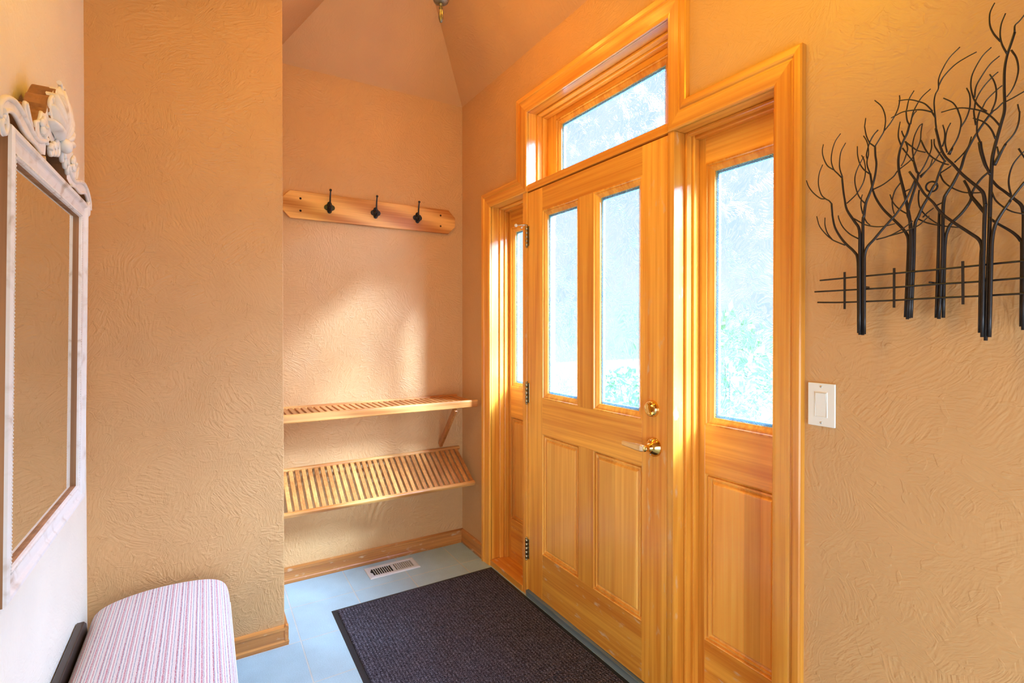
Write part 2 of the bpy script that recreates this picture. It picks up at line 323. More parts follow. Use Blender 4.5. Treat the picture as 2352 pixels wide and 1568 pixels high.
# ------------------------------------------------------------------ mesh helpers
class MB:
    def __init__(s): s.bm = bmesh.new(); s.uv = None
    def box(s, x0, x1, y0, y1, z0, z1, mi=0):
        v = [s.bm.verts.new(p) for p in ((x0,y0,z0),(x1,y0,z0),(x1,y1,z0),(x0,y1,z0),(x0,y0,z1),(x1,y0,z1),(x1,y1,z1),(x0,y1,z1))]
        for f in ((0,3,2,1),(4,5,6,7),(0,1,5,4),(1,2,6,5),(2,3,7,6),(3,0,4,7)):
            s.bm.faces.new([v[i] for i in f]).material_index = mi
        return s
    def obox(s, p0, p1, w, h, up=(0,0,1)):
        """bar of width w and height h from p0 to p1"""
        p0, p1 = Vector(p0), Vector(p1); d = (p1-p0).normalized(); u = Vector(up)
        a = d.cross(u).normalized(); u = a.cross(d).normalized(); v = []
        for p in (p0, p1):
            for sa, su in ((-1,-1),(1,-1),(1,1),(-1,1)): v.append(s.bm.verts.new(p+a*sa*w/2+u*su*h/2))
        for f in ((3,2,1,0),(4,5,6,7),(0,1,5,4),(1,2,6,5),(2,3,7,6),(3,0,4,7)): s.bm.faces.new([v[i] for i in f])
        return s
    def quad(s, *pts, mi=0):
        f = s.bm.faces.new([s.bm.verts.new(p) for p in pts]); f.material_index = mi; return s
    def prism(s, pts, fn, d0, d1, mi_side=0, mi_cap=0):
        """2-D outline pts -> fn(u, v, d) between depths d0 and d1"""
        a = [s.bm.verts.new(fn(u, v, d0)) for u, v in pts]; b = [s.bm.verts.new(fn(u, v, d1)) for u, v in pts]; n = len(pts)
        s.bm.faces.new(a[::-1]).material_index = mi_side
        s.bm.faces.new(b).material_index = mi_cap
        for i in range(n):
            s.bm.faces.new((a[i], a[(i+1)%n], b[(i+1)%n], b[i])).material_index = mi_side
        return s
    def tube(s, pts, r, n=8, caps=True, smooth=True):
        pts = [Vector(p) for p in pts]; rings = []
        rr = r if isinstance(r, (list, tuple)) else [r]*len(pts)
        t0 = (pts[1]-pts[0]).normalized(); ref = Vector((0,1,0)) if abs(t0.y) < .9 else Vector((1,0,0))
        a = t0.cross(ref).normalized()
        for i, p in enumerate(pts):
            t = (pts[min(i+1, len(pts)-1)]-pts[max(i-1, 0)]).normalized()
            a = (a-t*a.dot(t)).normalized(); b = t.cross(a)
            rings.append([s.bm.verts.new(p+(a*math.cos(2*PI*k/n)+b*math.sin(2*PI*k/n))*rr[i]) for k in range(n)])
        for i in range(len(rings)-1):
            for k in range(n):
                f = s.bm.faces.new((rings[i][k], rings[i][(k+1)%n], rings[i+1][(k+1)%n], rings[i+1][k])); f.smooth = smooth
        if caps: s.bm.faces.new(rings[0][::-1]); s.bm.faces.new(rings[-1])
        return s
    def lathe(s, prof, c, n=28, axis='Z', mi=0):
        """prof: (radius, height) along axis from point c"""
        c = Vector(c); rings = []
        for r, h in prof:
            ring = []
            for k in range(n):
                ca, sa = math.cos(2*PI*k/n)*r, math.sin(2*PI*k/n)*r
                p = {'Z': (ca, sa, h), 'Y': (ca, h, sa), 'X': (h, ca, sa)}[axis]
                ring.append(s.bm.verts.new(c+Vector(p)))
            rings.append(ring)
        for i in range(len(rings)-1):
            for k in range(n):
                f = s.bm.faces.new((rings[i][k], rings[i][(k+1)%n], rings[i+1][(k+1)%n], rings[i+1][k])); f.smooth = True; f.material_index = mi
        if prof[0][0] > 1e-5: s.bm.faces.new(rings[0][::-1]).material_index = mi
        if prof[-1][0] > 1e-5: s.bm.faces.new(rings[-1]).material_index = mi
        return s
    def sphere(s, c, r, n=14, sx=1, sy=1, sz=1):
        g = bmesh.ops.create_uvsphere(s.bm, u_segments=n, v_segments=max(6, n//2+1), radius=r)
        bmesh.ops.scale(s.bm, vec=(sx, sy, sz), verts=g['verts']); bmesh.ops.translate(s.bm, vec=c, verts=g['verts'])
        for v in g['verts']:
            for f in v.link_faces: f.smooth = True
        return s
    def sweep(s, path, prof, fn, closed=False, fill=False, mi=None, smooth=False):
        """profile (w, d) along a 2-D path; w goes to the LEFT of the path with mitred corners; fn(u, v, d) -> 3-D"""
        n = len(path); P = [Vector(p) for p in path]; rings = []
        for i in range(n):
            ds = []
            if closed or i > 0: ds.append((P[i]-P[i-1]).normalized())
            if closed or i < n-1: ds.append((P[(i+1)%n]-P[i]).normalized())
            nm = [Vector((-d.y, d.x)) for d in ds]
            if len(nm) == 2:
                bis = (nm[0]+nm[1]).normalized(); k = 1/max(.2, bis.dot(nm[0])); off = bis*k
            else: off = nm[0]
            rings.append([s.bm.verts.new(fn(P[i].x+off.x*w, P[i].y+off.y*w, d)) for w, d in prof])
        m = len(prof)
        for i in range(n if closed else n-1):
            a, b = rings[i], rings[(i+1)%n]
            for k in range(m-1):
                f = s.bm.faces.new((a[k], b[k], b[k+1], a[k+1])); f.smooth = smooth
                if mi: f.material_index = mi[k]
        if not closed:
            s.bm.faces.new(rings[0]); s.bm.faces.new(rings[-1][::-1])
        if fill: s.bm.faces.new([r[-1] for r in rings])
        return s

def wloc(o):
    v = Vector((0, 0, 0))
    while o: v += o.location; o = o.parent
    return v

def obj(name, mb, mats, parent=None, bevel=0.0, seg=2, label=None, origin=None):
    bm = mb.bm
    bmesh.ops.recalc_face_normals(bm, faces=bm.faces[:])
    xs = [v.co for v in bm.verts]
    lo = Vector([min(p[i] for p in xs) for i in range(3)]); hi = Vector([max(p[i] for p in xs) for i in range(3)])
    o0 = Vector(origin) if origin else Vector(((lo.x+hi.x)/2, (lo.y+hi.y)/2, lo.z))
    bmesh.ops.translate(bm, vec=-o0, verts=bm.verts[:])
    me = bpy.data.meshes.new(name); bm.to_mesh(me); bm.free()
    for m in (mats if isinstance(mats, (list, tuple)) else [mats]): me.materials.append(m)
    o = bpy.data.objects.new(name, me); C.objects.link(o)
    if parent: o.parent = parent; o.location = o0-wloc(parent)
    else: o.location = o0
    if bevel:
        md = o.modifiers.new('edge_softening', 'BEVEL'); md.width = bevel; md.segments = seg; md.limit_method = 'ANGLE'; md.angle_limit = math.radians(35)
    if label: o['label'] = label
    return o

def thing(name, label, cat, loc, group=None):
    o = bpy.data.objects.new(name, None); C.objects.link(o); o.location = loc; o.empty_display_size = .05
    o['label'] = label; o['category'] = cat
    if group: o['group'] = group
    return o

def setting(name, loc, label=None):
    o = bpy.data.objects.new(name, None); C.objects.link(o); o.location = loc; o.empty_display_size = .05
    o['kind'] = 'structure'
    if label: o['label'] = label
    return o

def struct(name, mb, mats, bevel=0.0, label=None):
    o = obj(name, mb, mats, None, bevel); o['kind'] = 'structure'
    if label: o['label'] = label
    return o

def spline(pts, k=5):
    """Catmull-Rom through pts"""
    P = [Vector(p) for p in pts]
    if len(P) < 3: return P
    P = [P[0]*2-P[1]]+P+[P[-1]*2-P[-2]]; out = []
    for i in range(1, len(P)-2):
        p0, p1, p2, p3 = P[i-1:i+3]
        for j in range(k):
            t = j/k
            out.append(.5*((2*p1)+(p2-p0)*t+(2*p0-5*p1+4*p2-p3)*t*t+(3*p1-p0-3*p2+p3)*t**3))
    out.append(P[-2]); return out
XZ = lambda y0, s=-1: (lambda u, v, d: (u, y0+s*d, v))     # outline in the door wall plane, depth towards the room

# ------------------------------------------------------------------ the room
H = 2.783; RY = -.5625; RX = .605; RZ = H+RX; XE = 4.3; YL = -1.79; YN = -1.125; XP = .566
struct('floor', MB().box(-.1, XE, YL-.11, .16, -.06, 0), M['tile'])
struct('wall_back', MB().box(-.11, 0, YN-.02, .16, -.06, H+.1), M['wall_X'])
w = MB()
w.box(0, .38, 0, .16, -.06, H+.1); w.box(2.103, XE, 0, .16, -.06, H+.1)
w.box(.38, .764, 0, .16, 2.08, H+.1); w.box(.764, 1.716, 0, .16, 2.482, H+.1); w.box(1.716, 2.103, 0, .16, 2.08, H+.1)
struct('wall_right', w, M['wall_Y'])
struct('wall_left', MB().box(XP, XE, YL-.11, YL, -.06, H+.1), M['wall_pale'])
struct('wall_inner', MB().box(-.11, XP, YL-.11, YN, -.06, H+.1), M['wall_X'], bevel=.004)
w = MB().box(XE, XE+.1, YL-.11, .16, -.06, RZ+.1)
struct('wall_front', w, M['wall_X'])
c = MB()
c.quad((0, YN, H), (0, 0, H), (RX, RY, RZ))
c.quad((0, 0, H), (XE, 0, H), (XE, RY, RZ), (RX, RY, RZ))
c.quad((0, YN, H), (RX, RY, RZ), (XE, RY, RZ), (XE, YN, H))
c.quad((XP-.02, YN, H), (XE, YN, H), (XE, YL, H), (XP-.02, YL, H))
struct('ceiling', c, M['wall_Z'])

BP = [(0, 0), (0, .015), (.016, .017), (.022, .013), (.062, .012), (.066, .015), (.078, .015), (.085, .004), (.085, 0)]
def baseboard(name, axis, at, sgn, a0, a1):
    """moulded baseboard: profile (z, depth) run along the other axis"""
    b = MB(); ends = []
    for t in (a0, a1):
        ends.append([b.bm.verts.new((at+sgn*d, t, z) if axis == 'X' else (t, at+sgn*d, z)) for z, d in BP])
    n = len(BP)
    for i in range(n): b.bm.faces.new((ends[0][i], ends[0][(i+1)%n], ends[1][(i+1)%n], ends[1][i]))
    b.bm.faces.new(ends[0][::-1]); b.bm.faces.new(ends[1])
    return struct(name, b, M['baseY' if axis == 'X' else 'baseX'])
baseboard('baseboard_back', 'X', 0, 1, YN, 0)
baseboard('baseboard_right', 'Y', 0, -1, .015, .302)
baseboard('baseboard_inner', 'X', XP, 1, YL, YN+.015)
baseboard('baseboard_nook', 'Y', YN, 1, .015, XP+.0152)
baseboard('baseboard_left', 'Y', YL, 1, XP+.015, XE)

# ------------------------------------------------------------------ door surround
CAS = [(0, 0), (0, .011), (.004, .014), (.012, .015), (.050, .017), (.054, .0145), (.058, .0145), (.061, .020), (.066, .022), (.082, .022), (.086, .019), (.086, 0)]
CP = [(.388, 0), (.388, 2.066), (.778, 2.066), (.778, 2.470), (1.702, 2.470), (1.702, 2.066), (2.095, 2.066), (2.095, 0)]
# each board of the surround is mitred to the next: sweep the whole run, cut per board
def mitred(name, i, mat):
    """board i of the casing run, with the mitres of the whole polyline"""
    b = MB(); P = [Vector(p) for p in CP]; n = len(P); rings = []
    for j in (i, i+1):
        ds = []
        if j > 0: ds.append((P[j]-P[j-1]).normalized())
        if j < n-1: ds.append((P[j+1]-P[j]).normalized())
        nm = [Vector((-d.y, d.x)) for d in ds]
        off = (nm[0]+nm[1]).normalized()/((nm[0]+nm[1]).normalized().dot(nm[0])) if len(nm) == 2 else nm[0]
        rings.append([b.bm.verts.new((P[j].x+off.x*w, -d, P[j].y+off.y*w)) for w, d in CAS])
    m = len(CAS)
    for k in range(m): b.bm.faces.new((rings[0][k], rings[1][k], rings[1][(k+1)%m], rings[0][(k+1)%m]))
    b.bm.faces.new(rings[0]); b.bm.faces.new(rings[1][::-1])
    return struct(name, b, mat)
for i in range(7): mitred('trim_%d' % (i+1), i, M['firX'] if i in (1, 3, 5) else M['firZ'])

# jambs, mullions, transom bar, sills (each board its own)
JY = .16
tn = [7]
def trim(x0, x1, y0, y1, z0, z1, mat, bevel=.0015):
    tn[0] += 1
    return struct('trim_%d' % tn[0], MB().box(x0, x1, y0, y1, z0, z1), mat, bevel)
trim(.374, .388, -.004, JY, .033, 2.080, M['firZ'])                  # left jamb
trim(.388, .732, -.004, JY, 2.066, 2.080, M['firX'])                 # head over left sidelight
trim(.732, .7725, -.004, JY, .0, 2.0665, M['fir_wornZ'])             # mullion by the hinges
trim(1.697, 1.7245, -.004, JY, .0, 2.0665, M['fir_wornZ'])           # mullion by the lock
trim(2.095, 2.109, -.004, JY, .033, 2.080, M['firZ'])                # right jamb
trim(1.7245, 2.095, -.004, JY, 2.066, 2.080, M['firX'])
trim(.764, 1.716, -.005, JY, 2.0675, 2.102, M['firX'])               # transom bar
trim(.764, .778, -.004, JY, 2.102, 2.470, M['firZ'])
trim(1.702, 1.716, -.004, JY, 2.102, 2.470, M['firZ'])
trim(.764, 1.716, -.004, JY, 2.470, 2.484, M['firX'])
trim(.388, .732, -.008, JY, 0, .033, M['fir_wornX'])                 # sill left
trim(1.7245, 2.095, -.008, JY, 0, .033, M['fir_wornX'])              # sill right
trim(.7725, 1.697, -.012, JY, 0, .030, M['weathered'], .003)         # threshold under the door
# door stops behind the slab
trim(.7725, .792, .048, JY, .03, 2.0675, M['firZ']); trim(1.676, 1.697, .048, JY, .03, 2.0675, M['firZ']); trim(.792, 1.676, .048, JY, 2.045, 2.0675, M['firX'])
# stepped stops round each fixed light
def stops(x0, x1, z0, z1, left=True):
    for k, (y0, y1, s) in enumerate(((.050, .078, .011), (.078, .106, .021))):
        trim(x0, x0+s, y0, y1, z0, z1, M['firZ'], .003); trim(x1-s, x1, y0, y1, z0, z1, M['firZ'], .003)
        trim(x0+s, x1-s, y0, y1, z1-s, z1, M['firX'], .003)
stops(.388, .732, .033, 2.066); stops(1.7245, 2.095, .033, 2.066); stops(.778, 1.702, 2.102, 2.470)

BEAD = [(0, -.020), (0, .0012), (.005, .0012), (.008, -.0035), (.012, -.0035), (.016, -.0055), (.0255, -.012), (.028, -.013), (.028, -.021)]
PAN = [(0, -.016), (0, .0), (.0025, -.001), (.0045, -.010), (.0085, -.0125), (.0105, -.005), (.0155, -.004), (.0175, -.011), (.022, -.0130), (.0245, -.0120), (.032, -.0045), (.036, -.004)]
def rect(x0, x1, z0, z1): return [(x0, z0), (x1, z0), (x1, z1), (x0, z1)]
def leaf_glass(par, x0, x1, z0, z1, y):
    obj('glazing_bead', MB().sweep(rect(x0, x1, z0, z1), BEAD, XZ(y), closed=True), M['firZ'], par)
    gp = MB().box(x0+.026, x1-.026, y+.0185, y+.0225, z0+.026, z1-.026)
    for f in gp.bm.faces: f.material_index = 0 if all(v.co.y < y+.02 for v in f.verts) else 1
    obj('glass_pane', gp, [M['glass'], M['glass_clear']], par)
    obj('spacer', MB().sweep(rect(x0+.022, x1-.022, z0+.022, z1-.022), [(0, -.0235), (.016, -.0235), (.016, -.034), (0, -.034), (0, -.0235)], XZ(y), closed=True), M['spacer'], par)
def leaf_panel(par, x0, x1, z0, z1, y):
    obj('raised_panel', MB().sweep(rect(x0, x1, z0, z1), PAN, XZ(y), closed=True, fill=True), M['fir_panel'], par)
def bar(par, nm, x0, x1, z0, z1, y0, y1, mat): return obj(nm, MB().box(x0, x1, y0, y1, z0, z1), mat, par, .0008, 1)

# the door: four openings, glass above and panels below
door = setting('door_1', (1.234, .022, .034), 'varnished fir entry door with two tall glass lights over two panels')
Y0, Y1 = 0, .044
bar(door, 'stile', .7755, .905, .034, 2.0605, Y0, Y1, M['firZ']); bar(door, 'stile', 1.570, 1.6935, .034, 2.0605, Y0, Y1, M['fir_wornZ'])
bar(door, 'rail', .905, 1.570, 1.949, 2.0605, Y0, Y1, M['firX']); bar(door, 'rail', .905, 1.570, .851, 1.025, Y0, Y1, M['firX']); bar(door, 'rail', .905, 1.570, .034, .259, Y0, Y1, M['fir_wornX'])
bar(door, 'mullion', 1.188, 1.287, 1.025, 1.949, Y0, Y1, M['firZ']); bar(door, 'mullion', 1.188, 1.287, .259, .851, Y0, Y1, M['firZ'])
for a, b_ in ((.905, 1.188), (1.287, 1.570)):
    leaf_glass(door, a, b_, 1.025, 1.949, 0); leaf_panel(door, a, b_, .259, .851, 0)
db = obj('deadbolt', MB().lathe([(.0, -.0145), (.012, -.0145), (.021, -.0155), (.0235, -.0165), (.026, -.0155), (.030, -.008), (.0315, 0), (.0315, .002)], (1.624, -.0005, 1.075), 36, 'Y'), M['brass'], door, label='round brass deadbolt')
tt = MB().prism([(-.021, -.004), (-.012, -.0062), (.012, -.0062), (.021, -.004), (.021, .004), (.012, .0062), (-.012, .0062), (-.021, .004)], lambda u, v, d: (1.624+v*.97-u*.22, -.015-d, 1.075+u*.97+v*.22), 0, .013)
obj('thumb_turn', tt, M['brass'], db, .0015)
obj('screw', MB().lathe([(0, -.0185), (.0025, -.018), (.003, -.0145)], (1.640, -.0005, 1.066), 10, 'Y'), M['steel'], db)
lv = obj('lever_handle', MB().lathe([(.0, -.052), (.0115, -.052), (.0125, -.047), (.0115, -.036), (.0125, -.031), (.0155, -.0295), (.0155, -.026), (.0185, -.0235), (.022, -.021), (.030, -.009), (.0355, -.003), (.036, .001)], (1.631, -.0005, .935), 36, 'Y'), M['brass'], door, label='polished brass lever with round rose')
lev = MB(); rings = []
for t, hh, th, yy in ((0, .0115, .0075, -.0545), (.012, .0135, .0065, -.0575), (.035, .0125, .005, -.058), (.080, .0095, .0042, -.057), (.108, .0085, .004, -.055), (.112, .0075, .0035, -.055)):
    rings.append([lev.bm.verts.new((1.640-t-.006, yy+sy*th, .936+sz*hh)) for sy, sz in ((-1, -.75), (-1, .75), (-.45, 1), (.45, 1), (1, .75), (1, -.75), (.45, -1), (-.45, -1))])
for i in range(5):
    for k in range(8): lev.bm.faces.new((rings[i][k], rings[i][(k+1)%8], rings[i+1][(k+1)%8], rings[i+1][k]))
lev.bm.faces.new(rings[0]); lev.bm.faces.new(rings[-1])
obj('lever', lev, M['brass_satin'], lv, .001)
for zz in (.961, .909): obj('screw', MB().lathe([(0, -.0165), (.0028, -.016), (.0032, -.007)], (1.628, -.0005, zz), 10, 'Y'), M['steel'], lv)
for i, z in enumerate((1.790, .990, .190)):
    hb = MB()
    for k in range(5): hb.lathe([(.0055, k*.0205+.0004), (.0066, k*.0205+.0012), (.0066, k*.0205+.0193), (.0055, k*.0205+.0201)], (.7745, -.008, z), 14)
    hb.sphere((.7745, -.008, z+.106), .0058, 12); hb.sphere((.7745, -.008, z-.003), .0058, 12)
    hg = obj('hinge', hb, M['hinge'], door, label='dark brass butt hinge')
    obj('hinge_leaf', MB().box(.7765, .7900, -.0022, .0, z+.001, z+.1015), M['hinge'], hg, .0006)
    if i == 0:
        obj('hinge_pin_stop', MB().tube([(.7745, -.008, z+.109), (.758, -.026, z+.110), (.741, -.046, z+.108)], .0028, 10).tube([(.770, -.010, z+.113), (.760, -.024, z+.101)], .0022, 8), M['steel'], hg, label='chrome hinge-pin door stop')
        obj('bumper', MB().sphere((.738, -.049, z+.108), .0085, 16).sphere((.758, -.027, z+.096), .005, 12), M['white_rubber'], hg, label='white rubber bumper')

def sash(name, x0, x1, z0, z1, y, sx0, sx1, glass, panel, label):
    """fixed light: stiles to sx0 / sx1, glass and optional panel between"""
    r = setting(name, ((x0+x1)/2, y+.02, z0), label); t = y+.040
    bar(r, 'stile', x0, sx0, z0, z1, y, t, M['firZ']); bar(r, 'stile', sx1, x1, z0, z1, y, t, M['firZ'])
    bar(r, 'rail', sx0, sx1, glass[1], z1, y, t, M['firX'])
    if panel:
        bar(r, 'rail', sx0, sx1, panel[1], glass[0], y, t, M['firX']); bar(r, 'rail', sx0, sx1, z0, panel[0], y, t, M['fir_wornX'])
        leaf_panel(r, sx0, sx1, *panel, y)
    else: bar(r, 'rail', sx0, sx1, z0, glass[0], y, t, M['firX'])
    leaf_glass(r, sx0, sx1, *glass, y)
    return r
sash('window_1', .389, .731, .033, 2.065, .106, .430, .690, (1.029, 1.953), (.263, .857), 'narrow sidelight between the door hinges and the coat nook')
sash('window_2', 1.7255, 2.094, .033, 2.065, .106, 1.771, 2.048, (1.029, 1.953), (.263, .857), 'wide-looking sidelight on the latch side of the door')
sash('window_3', .779, 1.701, 2.103, 2.469, .106, .898-.026, 1.576+.026, (2.134, 2.424), None, 'transom window over the door')

# ------------------------------------------------------------------ coat rack
rk = thing('coat_rack', 'long oak board with clipped corners and three black hooks on the nook wall', 'coat rack', (0, -.564, 1.962))
cut = .045
BO = [(-1.069+cut, 1.962), (-.059-cut, 1.962), (-.059, 2.009), (-.059, 2.064), (-.059-cut, 2.109), (-1.069+cut, 2.109), (-1.069, 2.064), (-1.069, 2.009)]
obj('board', MB().prism(BO, lambda u, v, d: (d, u, v), -.001, .020), M['oakY'], rk, .002)
for y in (-.972, -.158):
    for z in (2.071, 2.005): obj('screw', MB().lathe([(.0, .0035), (.004, .0025), (.006, 0), (.006, -.002)], (.0202, y, z), 12, 'X'), M['screw'], rk)
for y in (-.822, -.565, -.310):
    zc = 2.039; pl = []
    for k in range(48):
        a = 2*PI*k/48; ph = (a+PI/4) % (PI/2)-PI/4; r = .0165*math.cos(ph)+math.sqrt(.0128**2-(.0165*math.sin(ph))**2) if abs(.0165*math.sin(ph)) < .0128 else .0165*math.cos(ph); pl.append((y+r*math.sin(a)*.98, zc+r*math.cos(a)*1.12))
    b = MB().prism(pl, lambda u, v, d: (d, u, v), .0201, .0235)
    b.lathe([(.0, .008), (.007, .0065), (.0125, .003), (.0135, 0)], (.0232, y, zc), 18, 'X')
    for k in range(4):
        a = PI/4+k*PI/2
        b.lathe([(.0, .0035), (.0035, .0025), (.0045, 0)], (.0235, y+.0185*math.sin(a), zc+.0185*math.cos(a)), 10, 'X')
    hk = obj('hook', b, M['black_iron'], rk, label='black cast hook')
    up = spline([(.026, y, zc-.004), (.036, y, zc+.006), (.040, y, zc+.030), (.044, y, zc+.060), (.052, y, zc+.085)])
    obj('upper_prong', MB().tube(up, [.0052-.0016*i/(len(up)-1) for i in range(len(up))], 10).sphere((.053, y, zc+.090), .0072, 14), M['black_iron'], hk)
    lo = spline([(.026, y, zc-.006), (.040, y, zc-.022), (.054, y, zc-.024), (.062, y, zc-.012), (.063, y, zc-.003)])
    obj('lower_prong', MB().tube(lo, [.005-.001*i/(len(lo)-1) for i in range(len(lo))], 10).sphere((.063, y, zc+.003), .0068, 14), M['black_iron'], hk)

# ------------------------------------------------------------------ slatted shelves
PITCH, NS = .0323, 32
def copy_child(o, dy):
    c_ = o.copy(); C.objects.link(c_); c_.parent = o.parent; c_.location = o.location+Vector((0, dy, 0)); return c_
us = thing('slatted_shelf', 'flat upper oak slat shelf on the nook wall, under the coat rack', 'shelf', (0, -.567, .90), 'oak slat shelves in the nook')
obj('back_rail', MB().box(.0005, .017, -1.098, -.044, .921, .951), M['oakY'], us, .005, 3)
obj('front_rail', MB().box(.262, .286, -1.098, -.034, .906, .949), M['oakY'], us, .006, 3)
s0 = obj('slat', MB().box(.0165, .2622, -.0685, -.0475, .932, .942), M['oakX'], us, .002)
for k in range(1, NS): copy_child(s0, -PITCH*k)
obj('brace', MB().obox((.010, -.158, .640), (.262, -.170, .900), .034, .018, (0, 1, 0)), M['oakD'], us, .003)
ls = thing('slatted_shelf', 'tilted lower oak slat shelf sloping down from the nook wall', 'shelf', (0, -.567, .44), 'oak slat shelves in the nook')
B0, B1 = Vector((.011, 0, .609)), Vector((.262, 0, .456)); dv = (B1-B0).normalized(); nv = Vector((-dv.z, 0, dv.x))
rail = []
for k in range(12):
    a = 2*PI*k/12; rail.append((.0112+.0105*math.cos(a), .609+.0115*math.sin(a)))
obj('back_rail', MB().prism(rail, lambda u, v, d: (u, d, v), -1.098, -.028), M['oakY'], ls, .002)
fr = [(-.010, -.017), (.006, -.019), (.011, -.012), (.012, .004), (.008, .009), (-.004, .010), (-.010, .006)]
obj('front_rail', MB().prism([((B1+dv*a+nv*b).x, (B1+dv*a+nv*b).z) for a, b in fr], lambda u, v, d: (u, d, v), -1.098, -.046), M['oakY'], ls, .003, 3)
p0, p1 = B0+dv*.009, B1-dv*.0095
s1 = obj('slat', MB().obox((p0.x, -.058, p0.z), (p1.x, -.058, p1.z), .021, .010, (nv.x, 0, nv.z)), M['oakX'], ls, .002)
for k in range(1, NS): copy_child(s1, -PITCH*k)
for y in (-.930, -.342):
    q = [B0+dv*.03-nv*.012, B0+dv*.13-nv*.016, B0+dv*.24-nv*.012]
    br = MB(); pts = []
    for i in range(60):
        t = i/59; p = q[0]*(1-t)+q[2]*t; pts.append((p.x+nv.x*.0035*math.cos(i*1.3), y+.0035*math.sin(i*1.3), p.z+nv.z*.0035*math.cos(i*1.3)-.004))
    br.tube(pts, .0011, 6); br.obox(q[0]+Vector((0, y+.016, 0)), q[2]+Vector((0, y+.016, 0)), .002, .010, (nv.x, 0, nv.z))
    obj('folding_bracket', br, M['steel'], ls, label='thin grey metal bracket behind the slats')

# ------------------------------------------------------------------ floor register
fv = thing('floor_vent', 'white steel floor register set in the tiles by the nook baseboard', 'vent', (.130, -.504, 0))
f = MB(); X0, X1, VA, VB = .060, .200, -.648, -.360
flat = lambda u, v, d: (u, v, d)
f.sweep(rect(X0, X1, VA, VB), [(0, .0005), (.001, .003), (.008, .0065), (.020, .0065), (.028, .0055), (.028, .001)], flat, closed=True)
f.box(.088, .172, -.5085, -.4915, .001, .0060)
sl = []
for g0, g1 in ((VA+.028, -.5085), (-.4915, VB-.028)):
    n = 9; p = (g1-g0)/n
    for k in range(1, n): f.box(.088, .172, g0+p*k-.0016, g0+p*k+.0016, .001, .0060)
obj('grille', f, M['vent_white'], fv, .0006, 1)
obj('duct_shade_sheet', MB().box(.07, .19, VA+.012, VB-.012, .0002, .0010), M['vent_dark'], fv)  # thin black sheet on the floor, painted in for the darkness below the grille
n = 9; g0 = -.4915; p = (VB-.028-g0)/n
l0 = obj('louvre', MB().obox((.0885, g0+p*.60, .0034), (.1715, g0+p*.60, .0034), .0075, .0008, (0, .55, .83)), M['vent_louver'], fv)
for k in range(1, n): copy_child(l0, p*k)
obj('damper_lever', MB().box(.118, .142, VA+.0225, VA+.0265, .005, .0095).box(.126, .134, VA+.019, VA+.0285, .006, .010), M['vent_dark'], fv, .0006, 1)

# ------------------------------------------------------------------ door mat
mt = thing('door_mat', 'large charcoal ribbed entrance mat with black rubber edge in front of the door', 'door mat', (1.19, -.453, 0))
MX0, MX1, MY0, MY1 = .411, 1.945, -.897, -.014
obj('rubber_border', MB().sweep(rect(MX0, MX1, MY0, MY1), [(0, .0003), (.001, .0018), (.018, .0042), (.024, .0045), (.024, .0003)], flat, closed=True), M['rubber'], mt)
cp = MB(); nx, ny = 220, 126; ux0, ux1, uy0, uy1 = MX0+.0235, MX1-.0235, MY0+.0235, MY1-.0235
cp.box(ux0, ux1, uy0, uy1, .0005, .0085)
obj('carpet_field', cp, M['carpet'], mt, .002)

# ------------------------------------------------------------------ light switch
sw = thing('light_switch', 'ivory rocker light switch on the orange wall beside the right sidelight', 'light switch', (2.2275, 0, 1.111))
obj('wall_plate', MB().box(2.1925, 2.2630, -.0062, -.0003, 1.1110, 1.2265), M['white_plastic'], sw, .0022, 3)
obj('rocker_frame', MB().sweep(rect(2.2105, 2.2445, 1.1345, 1.2035), [(0, .006), (.0012, .0074), (.0026, .0074), (.0032, .006)], XZ(0), closed=True), M['white_plastic'], sw)
rb = MB().prism([(1.1378, .0055), (1.2002, .0055), (1.2002, .0098), (1.169, .0072), (1.1378, .0066)], lambda u, v, d: (2.2137+d, -v, u), 0, .0276)
obj('rocker', rb, M['white_plastic'], sw, .0006)
for z in (1.1205, 1.2170): obj('screw', MB().lathe([(.0, -.0012), (.0026, -.0009), (.0032, 0), (.0032, .001)], (2.2275, -.0062, z), 12, 'Y'), M['steel'], sw)

# ------------------------------------------------------------------ bench
bn = thing('bench', 'bench with pink, white and grey striped cushion against the pale left wall', 'bench', (1.17, -1.56, 0))
PR = [(-1.758, .285), (-1.764, .315), (-1.760, .345), (-1.742, .369), (-1.700, .388), (-1.630, .402), (-1.550, .408), (-1.470, .406), (-1.410, .398), (-1.372, .384), (-1.349, .360), (-1.339, .325), (-1.336, .290), (-1.339, .262)]
pr = spline([(y, z, 0) for y, z in PR], 4)
arc = [0]
for a, b_ in zip(pr, pr[1:]): arc.append(arc[-1]+(b_-a).length)
BX0, BX1 = .630, 1.74
xs = [BX0+.05*(1-math.cos(t*PI/2/6)) for t in range(7)]+[BX0+.05+(BX1-BX0-.05)*k/14 for k in range(1, 15)]
cu = MB(); uvl = cu.bm.loops.layers.uv.new('UVMap'); grid = []; meta = {}
for x in xs:
    e = min(1, (x-BX0)/.05); s = math.sqrt(max(0, 1-(1-e)**2)); row = []
    for p, a in zip(pr, arc):
        z = .262+(p.x*0+p.y-.262)*(.70+.30*s); y = -1.55+(p.x+1.55)*(.975+.025*s)
        v = cu.bm.verts.new((x, y, z)); meta[v] = (x, a); row.append(v)
    grid.append(row)
for i in range(len(xs)-1):
    for k in range(len(pr)-1):
        fc = cu.bm.faces.new((grid[i][k], grid[i+1][k], grid[i+1][k+1], grid[i][k+1])); fc.smooth = True
cu.bm.faces.new(grid[0]); cu.bm.faces.new(grid[-1][::-1])
for fc in cu.bm.faces:
    for lp in fc.loops: lp[uvl].uv = meta[lp.vert]
obj('cushion', cu, M['stripes'], bn, label='striped cushion')
